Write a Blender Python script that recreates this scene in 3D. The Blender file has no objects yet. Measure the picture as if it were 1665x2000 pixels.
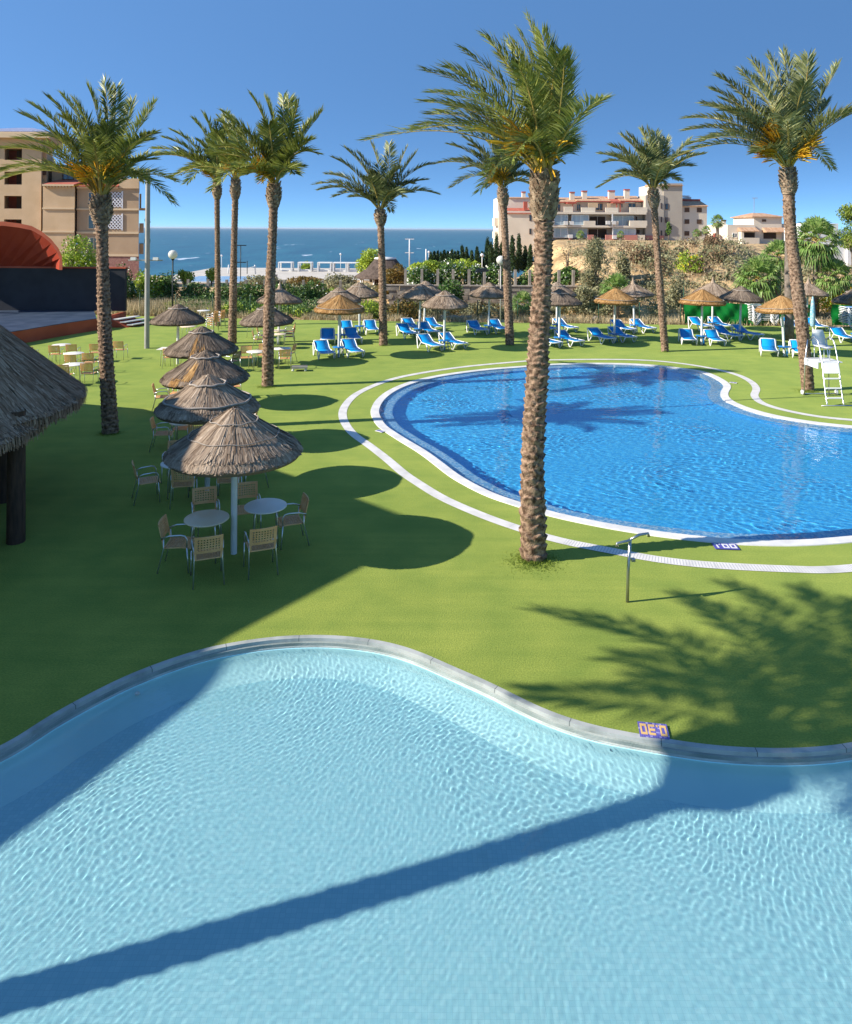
import bpy, math, random
import numpy as np
from mathutils import Vector
from mathutils.geometry import tessellate_polygon

S = bpy.context.scene
COL = S.collection
R = math.radians

# ---------------------------------------------------------------- camera, sky, sun, exposure
F, CX, HY, EYE, ROLL = 1450.0, 832.5, 447.0, 6.0, R(0.35)
cam = bpy.data.cameras.new('camera'); cam.sensor_fit = 'HORIZONTAL'; cam.sensor_width = 36
cam.lens = F / 1665 * 36; cam.shift_y = (HY - 1000) / 1665
cam.clip_start = 0.1; cam.clip_end = 80000
co = bpy.data.objects.new('camera', cam); COL.objects.link(co); S.camera = co
co.location = (0, 0, EYE); co.rotation_euler = (R(90), -ROLL, 0)

SUN_EL, SUN_AZ = R(31), R(12)
w = bpy.data.worlds.new('World'); S.world = w; w.use_nodes = True
nt = w.node_tree; bg = nt.nodes['Background']
sky = nt.nodes.new('ShaderNodeTexSky'); sky.sky_type = 'NISHITA'; sky.sun_disc = False
sky.sun_elevation = SUN_EL; sky.sun_rotation = R(258)
sky.altitude = 0; sky.air_density = 1.3; sky.dust_density = 0.6; sky.ozone_density = 5.5
# the atmosphere is read a little higher than it stands, so that the sea horizon is pale blue instead of yellow
tcw = nt.nodes.new('ShaderNodeTexCoord'); sxw = nt.nodes.new('ShaderNodeSeparateXYZ'); maw = nt.nodes.new('ShaderNodeMath'); maw.operation = 'MULTIPLY_ADD'
cbw = nt.nodes.new('ShaderNodeCombineXYZ'); nmw = nt.nodes.new('ShaderNodeVectorMath'); nmw.operation = 'NORMALIZE'
nt.links.new(tcw.outputs['Generated'], sxw.inputs[0]); nt.links.new(sxw.outputs[2], maw.inputs[0]); maw.inputs[1].default_value = 5.5; maw.inputs[2].default_value = .16
nt.links.new(sxw.outputs[0], cbw.inputs[0]); nt.links.new(sxw.outputs[1], cbw.inputs[1]); nt.links.new(maw.outputs[0], cbw.inputs[2])
nt.links.new(cbw.outputs[0], nmw.inputs[0]); nt.links.new(nmw.outputs[0], sky.inputs[0])
mxw = nt.nodes.new('ShaderNodeMix'); mxw.data_type = 'RGBA'; mxw.blend_type = 'MULTIPLY'; mxw.inputs[0].default_value = 1; mxw.inputs[7].default_value = (.72, .905, .97, 1)
nt.links.new(sky.outputs[0], mxw.inputs[6]); nt.links.new(mxw.outputs[2], bg.inputs[0]); bg.inputs[1].default_value = 0.15
sl = bpy.data.lights.new('sun', 'SUN'); sl.energy = 4.7; sl.angle = R(0.5); sl.color = (1, .93, .82)
sl.cycles.is_caustics_light = True
so = bpy.data.objects.new('sun', sl); COL.objects.link(so)
so.rotation_euler = Vector((math.cos(SUN_AZ) * math.cos(SUN_EL), math.sin(SUN_AZ) * math.cos(SUN_EL), -math.sin(SUN_EL))).to_track_quat('-Z', 'Y').to_euler()
S.view_settings.view_transform = 'Standard'; S.view_settings.look = 'None'
S.view_settings.exposure = 0.8; S.view_settings.gamma = 1; S.view_settings.use_curve_mapping = False
S.render.engine = 'CYCLES'
cy = S.cycles
cy.use_denoising = True; cy.max_bounces = 7; cy.diffuse_bounces = 3; cy.glossy_bounces = 3
cy.transmission_bounces = 5; cy.transparent_max_bounces = 8
cy.sample_clamp_indirect = 6; cy.blur_glossy = 0.5
cy.caustics_refractive = True; cy.caustics_reflective = False

# ---------------------------------------------------------------- pixel -> place
cR, sR = math.cos(ROLL), math.sin(ROLL)
def unroll(x, y):
    dx, dy = x - CX, y - HY
    return dx * cR + dy * sR, -dx * sR + dy * cR
def P(x, y, z=0.0):
    "point at height z seen at photo pixel (x, y)"
    u, v = unroll(x, y)
    D = F * (EYE - z) / v
    return Vector((u * D / F, D, z))
def PD(x, y, D):
    u, v = unroll(x, y)
    return Vector((u * D / F, D, EYE - v * D / F))

# ---------------------------------------------------------------- materials
def mat(name, col, rough=.7, col2=None, scale=4, detail=4, bump=0, bscale=None, metal=0, spec=.3, rnd=None, stretch=None, transl=0, bdist=.02, ramp=(.35, .65)):
    m = bpy.data.materials.new(name); m.use_nodes = True
    n, l = m.node_tree.nodes, m.node_tree.links
    p = n['Principled BSDF']
    p.inputs['Base Color'].default_value = (*col, 1); p.inputs['Roughness'].default_value = rough
    p.inputs['Metallic'].default_value = metal; p.inputs['Specular IOR Level'].default_value = spec
    tc = n.new('ShaderNodeTexCoord'); out = tc.outputs['Object']
    if stretch:
        mp = n.new('ShaderNodeMapping'); mp.inputs['Scale'].default_value = stretch
        l.new(out, mp.inputs[0]); out = mp.outputs[0]
    csock = None
    if rnd:
        at = n.new('ShaderNodeAttribute'); at.attribute_name = 'rnd'
        cr = n.new('ShaderNodeValToRGB'); e = cr.color_ramp.elements
        cs = [col] + list(rnd)
        e[0].color = (*cs[0], 1); e[-1].color = (*cs[-1], 1)
        for i, c in enumerate(cs[1:-1]):
            k = e.new((i + 1) / (len(cs) - 1)); k.color = (*c, 1)
        l.new(at.outputs['Fac'], cr.inputs[0]); csock = cr.outputs[0]
    if col2:
        nz = n.new('ShaderNodeTexNoise'); nz.inputs['Scale'].default_value = scale; nz.inputs['Detail'].default_value = detail
        l.new(out, nz.inputs['Vector'])
        cr = n.new('ShaderNodeValToRGB'); cr.color_ramp.elements[0].position = ramp[0]; cr.color_ramp.elements[1].position = ramp[1]
        l.new(nz.outputs['Fac'], cr.inputs[0])
        cr.color_ramp.elements[0].color = (*col, 1); cr.color_ramp.elements[1].color = (*col2, 1)
        if csock:
            cr.color_ramp.elements[0].color = (1, 1, 1, 1)
            mx = n.new('ShaderNodeMix'); mx.data_type = 'RGBA'; mx.blend_type = 'MULTIPLY'; mx.inputs[0].default_value = 1
            l.new(csock, mx.inputs[6]); l.new(cr.outputs[0], mx.inputs[7]); csock = mx.outputs[2]
        else: csock = cr.outputs[0]
    if csock: l.new(csock, p.inputs['Base Color'])
    if bump:
        nb = n.new('ShaderNodeTexNoise'); nb.inputs['Scale'].default_value = bscale or scale * 4; nb.inputs['Detail'].default_value = 3
        l.new(out, nb.inputs['Vector'])
        b = n.new('ShaderNodeBump'); b.inputs['Strength'].default_value = bump; b.inputs['Distance'].default_value = bdist
        l.new(nb.outputs['Fac'], b.inputs['Height']); l.new(b.outputs[0], p.inputs['Normal'])
    if transl:
        t = n.new('ShaderNodeBsdfTranslucent'); ms = n.new('ShaderNodeMixShader'); ms.inputs[0].default_value = transl
        if csock: l.new(csock, t.inputs[0])
        else: t.inputs[0].default_value = (*col, 1)
        l.new(p.outputs[0], ms.inputs[1]); l.new(t.outputs[0], ms.inputs[2])
        l.new(ms.outputs[0], n['Material Output'].inputs[0])
    return m

def turf_mat():
    m = bpy.data.materials.new('turf'); m.use_nodes = True
    n, l = m.node_tree.nodes, m.node_tree.links; p = n['Principled BSDF']
    p.inputs['Roughness'].default_value = .9; p.inputs['Specular IOR Level'].default_value = .1
    p.inputs['Sheen Weight'].default_value = .25; p.inputs['Sheen Tint'].default_value = (.7, 1, .3, 1)
    tc = n.new('ShaderNodeTexCoord')
    def noise(s, d=3):
        z = n.new('ShaderNodeTexNoise'); z.inputs['Scale'].default_value = s; z.inputs['Detail'].default_value = d
        l.new(tc.outputs['Object'], z.inputs['Vector']); return z.outputs['Fac']
    def ramp(f, a, b, p0=.3, p1=.7):
        c = n.new('ShaderNodeValToRGB'); c.color_ramp.elements[0].color = (*a, 1); c.color_ramp.elements[1].color = (*b, 1)
        c.color_ramp.elements[0].position = p0; c.color_ramp.elements[1].position = p1
        l.new(f, c.inputs[0]); return c.outputs[0]
    big = ramp(noise(.35, 4), (.18, .225, .04), (.25, .285, .055))
    fine = ramp(noise(38, 3), (.80, .83, .78), (1.15, 1.13, 1.1), .35, .65)
    mx = n.new('ShaderNodeMix'); mx.data_type = 'RGBA'; mx.blend_type = 'MULTIPLY'; mx.inputs[0].default_value = 1
    l.new(big, mx.inputs[6]); l.new(fine, mx.inputs[7])
    mx2 = n.new('ShaderNodeMix'); mx2.data_type = 'RGBA'; mx2.blend_type = 'MULTIPLY'; mx2.inputs[0].default_value = 1
    l.new(mx.outputs[2], mx2.inputs[6]); 
    mpp = n.new('ShaderNodeMapping'); mpp.inputs['Scale'].default_value = (.22, 3.5, 1); mpp.inputs['Rotation'].default_value = (0, 0, 1.3); l.new(tc.outputs['Object'], mpp.inputs[0])
    st = n.new('ShaderNodeTexNoise'); st.inputs['Scale'].default_value = 1.6; st.inputs['Detail'].default_value = 4; l.new(mpp.outputs[0], st.inputs['Vector'])
    m3 = n.new('ShaderNodeMix'); m3.data_type = 'RGBA'; m3.blend_type = 'MULTIPLY'; m3.inputs[0].default_value = 1
    l.new(ramp(noise(1.3, 6), (.80, .86, .8), (1.14, 1.08, 1.05)), m3.inputs[6]); l.new(ramp(st.outputs['Fac'], (.90, .93, .9), (1.07, 1.05, 1.05)), m3.inputs[7]); l.new(m3.outputs[2], mx2.inputs[7])
    # seams between the rolls of artificial turf
    l.new(mx2.outputs[2], p.inputs['Base Color'])
    b = n.new('ShaderNodeBump'); b.inputs['Strength'].default_value = .55; b.inputs['Distance'].default_value = .018
    l.new(noise(46, 2), b.inputs['Height']); l.new(b.outputs[0], p.inputs['Normal'])
    return m

def water_mat(name, tint):
    m = bpy.data.materials.new(name); m.use_nodes = True
    p = m.node_tree.nodes['Principled BSDF']
    p.inputs['Base Color'].default_value = (*tint, 1); p.inputs['Roughness'].default_value = 0
    p.inputs['IOR'].default_value = 1.33; p.inputs['Transmission Weight'].default_value = 1
    return m

def tile_mat(name, a, b, size, grout, gw=.06, bias=.5, rough=.4):
    "small mosaic tiles: random tint per tile plus grout"
    m = bpy.data.materials.new(name); m.use_nodes = True
    n, l = m.node_tree.nodes, m.node_tree.links; p = n['Principled BSDF']; p.inputs['Roughness'].default_value = rough
    tc = n.new('ShaderNodeTexCoord'); mp = n.new('ShaderNodeVectorMath'); mp.operation = 'SCALE'; mp.inputs[3].default_value = 1 / size
    l.new(tc.outputs['Object'], mp.inputs[0])
    fl = n.new('ShaderNodeVectorMath'); fl.operation = 'FLOOR'; l.new(mp.outputs[0], fl.inputs[0])
    wn = n.new('ShaderNodeTexWhiteNoise'); wn.noise_dimensions = '3D'; l.new(fl.outputs[0], wn.inputs['Vector'])
    cr = n.new('ShaderNodeValToRGB'); cr.color_ramp.elements[0].color = (*a, 1); cr.color_ramp.elements[1].color = (*b, 1)
    cr.color_ramp.elements[0].position = bias * .5; l.new(wn.outputs['Value'], cr.inputs[0])
    fr = n.new('ShaderNodeVectorMath'); fr.operation = 'FRACTION'; l.new(mp.outputs[0], fr.inputs[0])
    sx = n.new('ShaderNodeSeparateXYZ'); l.new(fr.outputs[0], sx.inputs[0])
    mn = n.new('ShaderNodeMath'); mn.operation = 'MINIMUM'; l.new(sx.outputs[0], mn.inputs[0]); l.new(sx.outputs[1], mn.inputs[1])
    lt = n.new('ShaderNodeMath'); lt.operation = 'LESS_THAN'; lt.inputs[1].default_value = gw; l.new(mn.outputs[0], lt.inputs[0])
    mx = n.new('ShaderNodeMix'); mx.data_type = 'RGBA'; l.new(lt.outputs[0], mx.inputs[0]); l.new(cr.outputs[0], mx.inputs[6]); mx.inputs[7].default_value = (*grout, 1)
    l.new(mx.outputs[2], p.inputs['Base Color'])
    return m

def grate_mat(name, rng=(0, 0), a=(.58, .55, .51), b=(.74, .70, .65), dk=(.45, .44, .44), sp=2.0, sw=.006):
    "white drain grating: slats across the band, along the uv length"
    m = bpy.data.materials.new(name); m.use_nodes = True
    n, l = m.node_tree.nodes, m.node_tree.links; p = n['Principled BSDF']; p.inputs['Roughness'].default_value = .5
    uv = n.new('ShaderNodeUVMap'); uv.uv_map = 'UVMap'; sx = n.new('ShaderNodeSeparateXYZ'); l.new(uv.outputs[0], sx.inputs[0])
    def M(op, a, b=None):
        k = n.new('ShaderNodeMath'); k.operation = op
        for i, s in enumerate((a, b)):
            if s is None: continue
            if isinstance(s, (int, float)): k.inputs[i].default_value = s
            else: l.new(s, k.inputs[i])
        return k.outputs[0]
    fr = M('FRACT', M('MULTIPLY', sx.outputs[0], 1 / .055))
    inr = M('MULTIPLY', M('GREATER_THAN', sx.outputs[0], rng[0]), M('LESS_THAN', sx.outputs[0], rng[1]))
    gap = M('MULTIPLY', inr, M('MULTIPLY', M('GREATER_THAN', fr, .72), M('GREATER_THAN', M('SUBTRACT', .42, M('ABSOLUTE', M('SUBTRACT', sx.outputs[1], .5))), 0)))
    seam = M('LESS_THAN', M('FRACT', M('MULTIPLY', sx.outputs[0], 1 / sp)), sw)
    nz = n.new('ShaderNodeTexNoise'); nz.inputs['Scale'].default_value = 3; nz.inputs['Detail'].default_value = 5
    tc = n.new('ShaderNodeTexCoord'); l.new(tc.outputs['Object'], nz.inputs['Vector'])
    cr = n.new('ShaderNodeValToRGB'); cr.color_ramp.elements[0].color = (*a, 1); cr.color_ramp.elements[1].color = (*b, 1)
    cr.color_ramp.elements[0].position = .3; cr.color_ramp.elements[1].position = .6
    l.new(nz.outputs['Fac'], cr.inputs[0])
    mx = n.new('ShaderNodeMix'); mx.data_type = 'RGBA'; l.new(M('MAXIMUM', gap, seam), mx.inputs[0]); l.new(cr.outputs[0], mx.inputs[6]); mx.inputs[7].default_value = (*dk, 1)
    l.new(mx.outputs[2], p.inputs['Base Color'])
    return m

def sea_mat():
    m = bpy.data.materials.new('sea_water'); m.use_nodes = True
    n, l = m.node_tree.nodes, m.node_tree.links; p = n['Principled BSDF']; p.inputs['Roughness'].default_value = .35
    p.inputs['Specular IOR Level'].default_value = .35
    tc = n.new('ShaderNodeTexCoord')
    def noise(sc, d, stretch):
        mp = n.new('ShaderNodeMapping'); mp.inputs['Scale'].default_value = stretch; l.new(tc.outputs['Object'], mp.inputs[0])
        z = n.new('ShaderNodeTexNoise'); z.inputs['Scale'].default_value = sc; z.inputs['Detail'].default_value = d; l.new(mp.outputs[0], z.inputs['Vector']); return z.outputs['Fac']
    c1 = n.new('ShaderNodeValToRGB'); c1.color_ramp.elements[0].color = (.016, .085, .125, 1); c1.color_ramp.elements[1].color = (.032, .145, .18, 1)
    c1.color_ramp.elements[0].position = .3; c1.color_ramp.elements[1].position = .7
    l.new(noise(.05, 7, (1, .25, 1)), c1.inputs[0])
    cap = n.new('ShaderNodeValToRGB'); cap.color_ramp.elements[0].position = .70; cap.color_ramp.elements[1].position = .74
    l.new(noise(.11, 5, (.7, .16, 1)), cap.inputs[0])
    mx = n.new('ShaderNodeMix'); mx.data_type = 'RGBA'; l.new(cap.outputs[0], mx.inputs[0]); l.new(c1.outputs[0], mx.inputs[6]); mx.inputs[7].default_value = (.6, .65, .7, 1)
    l.new(mx.outputs[2], p.inputs['Base Color'])
    b = n.new('ShaderNodeBump'); b.inputs['Strength'].default_value = .5; b.inputs['Distance'].default_value = 1.5
    l.new(noise(.3, 4, (1, .3, 1)), b.inputs['Height']); l.new(b.outputs[0], p.inputs['Normal'])
    return m

M = dict(
    turf=turf_mat(), sea=sea_mat(), kids_coping=grate_mat('jointed_concrete_coping', (0, 0), (.23, .25, .23), (.42, .43, .40), (.14, .15, .14), 1.05, .012),
    kids_water=water_mat('clear_pool_water', (.95, .995, 1)), deep_water=water_mat('blue_pool_water', (.93, .98, 1)),
    kids_tile=tile_mat('pale_turquoise_tiles', (.37, .73, .80), (.43, .785, .845), .05, (.30, .62, .69), .05),
    kids_wall=mat('smooth_turquoise_wall', (.48, .86, .90), .6, (.53, .90, .93), 2),
    deep_tile=tile_mat('blue_mosaic', (.04, .44, .90), (.11, .62, .98), .045, (.04, .40, .84), .06),
    ledge_tile=tile_mat('light_blue_mosaic', (.14, .42, .74), (.55, .76, .88), .05, (.3, .55, .78), .06),
    coping=mat('white_coping', (.62, .6, .57), .6, (.76, .73, .69), 2.5, 6, .15, 30),
    concrete=mat('grey_concrete', (.30, .33, .31), .8, (.48, .5, .46), 3, 6, .3, 40),
    concrete_dark=mat('stained_concrete', (.20, .24, .22), .8, (.34, .37, .34), 2, 6, .3, 40),
    bark=mat('palm_bark', (.085, .05, .032), .9, (.40, .27, .18), 12, 6, .8, 40, spec=.1, bdist=.03),
    bark2=mat('palm_boots', (.16, .105, .065), .9, (.44, .33, .22), 8, 6, .8, 40, spec=.1, rnd=None, bdist=.03),
    smooth_bark=mat('smooth_palm_bark', (.15, .12, .095), .9, (.26, .21, .17), 6, 5, .4, 20, spec=.1),
    frond=mat('palm_leaflets', (.10, .12, .022), .42, rnd=[(.22, .255, .045), (.39, .41, .10), (.62, .58, .23)], spec=.4, transl=.22),
    frond_b=mat('palm_leaflets_bluish', (.09, .115, .04), .42, rnd=[(.20, .23, .08), (.34, .35, .15), (.58, .54, .29)], spec=.4, transl=.2),
    rachis=mat('palm_rachis', (.34, .30, .08), .5, (.52, .34, .09), 3),
    fruit=mat('date_flower_stalks', (.75, .36, .02), .6, rnd=[(.8, .48, .03), (.7, .52, .05)], transl=.2),
    fan=mat('fan_palm_leaves', (0.0725, 0.145, 0.029), .45, rnd=[(0.145, 0.261, 0.0508), (0.261, 0.377, 0.102), (0.464, 0.493, 0.203)], spec=.4, transl=.25),
    dead=mat('dry_fan_leaves', (.2, .14, .07), .9, rnd=[(.34, .27, .14), (.42, .36, .2)]),
    thatch=mat('grey_thatch', (.18, .125, .085), .95, rnd=[(.31, .23, .165), (.40, .305, .22), (.51, .40, .30)], spec=.05),
    thatch_dark=mat('dark_thatch', (.12, .088, .065), .95, rnd=[(.20, .15, .11), (.27, .205, .15), (.36, .28, .21)], spec=.05),
    deep_thatch=mat('weathered_thatch', (.07, .052, .042), .95, (.14, .105, .085), 3, 6, .8, 12, spec=.05, stretch=(1, 1, .3)),
    thatch_brown=mat('brown_thatch', (.21, .13, .08), .95, rnd=[(.33, .215, .14), (.42, .29, .195), (.53, .39, .275)], spec=.05),
    thatch_orange=mat('orange_thatch', (.30, .16, .06), .95, rnd=[(.40, .22, .085), (.5, .29, .115), (.58, .38, .18)], spec=.05),
    rope=mat('thatch_binding', (.3, .25, .21), .9, (.4, .35, .3), 20),
    post=mat('white_painted_post', (.66, .66, .62), .55, (.78, .78, .74), 3),
    alu=mat('aluminium_tube', (.72, .73, .74), .3, metal=.85),
    steel=mat('steel_tube', (.45, .46, .44), .35, metal=.9),
    cane=mat('tan_woven_plastic', (.76, .40, .165), .5, (.86, .50, .235), 5),
    cane_dark=mat('dark_mesh', (.06, .055, .05), .6),
    table_w=mat('white_table_top', (.88, .81, .70), .35, (.92, .86, .76), 3),
    table_t=mat('beige_table_top', (.9, .68, .43), .4, (.92, .75, .53), 3),
    blue=mat('blue_mesh_fabric', (.003, .26, .66), .5, (.004, .30, .72), 3, spec=.3),
    blue_light=mat('faded_blue_mesh_fabric', (.02, .30, .62), .5, (.03, .35, .67), 3, spec=.3),
    blue_table=mat('blue_plastic', (.01, .16, .45), .4, (.015, .2, .52), 3),
    wplastic=mat('white_plastic', (.8, .79, .76), .35, (.84, .83, .8), 2),
    stone=mat('stone_blocks', (.2, .17, .14), .9, (.4, .34, .27), 2.2, 6, .8, 6),
    pink_stone=mat('pink_brick', (.26, .12, .1), .9, (.36, .19, .15), 5, 4, .2, 20),
    hill=mat('dry_hillside', (.30, .19, .09), 1, (.64, .44, .22), .42, 8, 1, 1.2, bdist=.6, ramp=(.4, .6)),
    sand=mat('dry_earth', (.3, .24, .15), 1, (.42, .36, .25), .8, 8, .6, 6, bdist=.1),
    paving=mat('promenade_paving', (.5, .45, .38), .8, (.6, .54, .46), .4),
    leaf=mat('hedge_leaves', (0.0326, 0.0816, 0.0217), .5, rnd=[(0.0635, 0.136, 0.0271), (0.128, 0.217, 0.0453), (0.217, 0.307, 0.0725)], transl=.15),
    leaf_y=mat('yellow_green_leaves', (0.109, 0.181, 0.0217), .5, rnd=[(0.254, 0.362, 0.0363), (0.435, 0.544, 0.0544), (0.653, 0.689, 0.0906)], transl=.2),
    leaf_olive=mat('olive_leaves', (0.128, 0.136, 0.0635), .6, rnd=[(0.217, 0.217, 0.109), (0.307, 0.29, 0.154), (0.435, 0.38, 0.217)], transl=.15),
    leaf_brown=mat('orange_brown_leaves', (.07, .07, .012), .6, rnd=[(.17, .12, .02), (.26, .15, .03), (.16, .2, .03)], transl=.2),
    leaf_dry=mat('dry_scrub', (.10, .062, .034), .9, rnd=[(.17, .11, .06), (.24, .165, .09), (.33, .24, .14)], transl=.1),
    leaf_cyp=mat('cypress_leaves', (.012, .034, .012), .6, rnd=[(.025, .058, .014), (.05, .09, .02)]),
    leaf_pine=mat('pine_needles', (0.058, 0.109, 0.0145), .6, rnd=[(0.116, 0.189, 0.0217), (0.217, 0.29, 0.0362), (0.348, 0.392, 0.0725)], transl=.15),
    straw=mat('dry_grass', (.36, .28, .15), .9, rnd=[(.55, .45, .27), (.72, .62, .42)], transl=.2),
    flower=mat('white_flowers', (.8, .78, .66), .6), yflower=mat('yellow_flowers', (.8, .5, .01), .6),
    blades=mat('grass_blades', (.12, .19, .02), .8, rnd=[(.17, .24, .028), (.23, .29, .045)], transl=.25),
    wood=mat('dark_wood', (.05, .028, .018), .7, (.10, .055, .034), 4, 5, .4, 20, stretch=(4, 4, .6)),
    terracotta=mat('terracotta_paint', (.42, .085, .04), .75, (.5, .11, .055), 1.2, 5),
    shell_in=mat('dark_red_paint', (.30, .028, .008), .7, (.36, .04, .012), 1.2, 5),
    black=mat('black_painted_wall', (.018, .02, .026), .7, (.028, .03, .038), 1.5, 5),
    stage_floor=mat('dark_blue_stage_floor', (.03, .05, .085), .45, (.06, .085, .13), 1.2, 6),
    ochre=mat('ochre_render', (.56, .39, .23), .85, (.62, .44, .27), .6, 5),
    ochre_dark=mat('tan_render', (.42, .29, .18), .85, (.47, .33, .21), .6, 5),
    band=mat('cream_band', (.66, .5, .32), .8),
    cream=mat('cream_render', (.66, .57, .45), .85, (.74, .65, .52), .35, 5),
    greyrender=mat('grey_beige_render', (.40, .35, .29), .85, (.45, .40, .33), .35, 5),
    rooftile=mat('roof_tiles', (.42, .22, .12), .85, (.58, .38, .24), 1.5, 6, .8, 6, stretch=(3, .6, 1)),
    redtile=mat('red_roof_tiles', (.38, .09, .055), .85, (.48, .14, .09), 1.5, 6, .6, 6),
    bluetile=mat('glazed_roof_tiles', (.2, .2, .3), .3, (.45, .42, .5), 5, 3, .6, 6),
    redpaint=mat('red_paint', (.40, .09, .06), .7), pink=mat('pink_paint', (.48, .2, .16), .8),
    glass=mat('window_glass', (.03, .045, .06), .08, spec=.8), glass_light=mat('curtained_glass', (.25, .33, .38), .15, (.4, .5, .55), 1.5, spec=.7, stretch=(1, 1, .05)),
    shutter=mat('brown_shutter', (.12, .07, .045), .7), dark=mat('dark_interior', (.06, .042, .032), .9),
    frame_w=mat('white_frame', (.75, .75, .75), .5), lattice=mat('white_lattice', (.74, .73, .76), .6),
    metal_grey=mat('galvanised_post', (.36, .34, .31), .55, (.42, .4, .36), 3, metal=.3),
    dark_metal=mat('dark_metal', (.03, .035, .035), .5, metal=.5),
    fence_green=mat('green_wire', (.01, .06, .03), .5), cloth_green=mat('green_windbreak_cloth', (.0, .16, .02), .7, (.0, .21, .03), 3, transl=.1),
    pillar=mat('concrete_pillar', (.3, .25, .2), .9, (.44, .38, .31), 4),
    globe=mat('frosted_globe', (.85, .83, .75), .2, spec=.6, transl=.3),
    sign_w=mat('sign_white', (.75, .73, .7), .3), sign_b=mat('sign_blue', (.09, .08, .34), .3), sign_y=mat('sign_yellow', (.72, .45, .16), .3),
    closed=mat('light_blue_canvas', (.12, .4, .55), .7, (.5, .62, .65), 9),
    cloth_w=mat('white_canvas', (.78, .77, .74), .7), ac=mat('air_conditioner_white', (.68, .66, .62), .5),
)

# ---------------------------------------------------------------- mesh helpers
def tag(o, label=None, cat=None, group=None, kind=None):
    if label: o['label'] = label
    if cat: o['category'] = cat
    if group: o['group'] = group
    if kind: o['kind'] = kind
    return o
def empty(name, loc, rz=0, label=None, cat=None, group=None):
    o = bpy.data.objects.new(name, None); o.empty_display_size = .2; COL.objects.link(o)
    o.location = loc; o.rotation_euler = (0, 0, rz); return tag(o, label, cat, group)
def np_obj(name, V, Fs, mats, parent=None, rnd=None, midx=None, smooth=False):
    me = bpy.data.meshes.new(name)
    V = np.asarray(V, dtype=np.float32); Fs = np.asarray(Fs, dtype=np.int32)
    k = Fs.shape[1]; nf = len(Fs)
    me.vertices.add(len(V)); me.vertices.foreach_set('co', V.ravel())
    me.loops.add(nf * k); me.loops.foreach_set('vertex_index', Fs.ravel())
    me.polygons.add(nf); me.polygons.foreach_set('loop_start', np.arange(0, nf * k, k, dtype=np.int32))
    me.polygons.foreach_set('loop_total', np.full(nf, k, dtype=np.int32))
    if midx is not None: me.polygons.foreach_set('material_index', np.asarray(midx, dtype=np.int32))
    for m in mats: me.materials.append(m)
    me.update(calc_edges=True)
    me.polygons.foreach_set('use_smooth', np.full(nf, smooth, dtype=bool))
    if rnd is not None:
        a = me.attributes.new('rnd', 'FLOAT', 'FACE'); a.data.foreach_set('value', np.asarray(rnd, dtype=np.float32))
    o = bpy.data.objects.new(name, me); COL.objects.link(o)
    if parent: o.parent = parent
    return o
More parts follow.
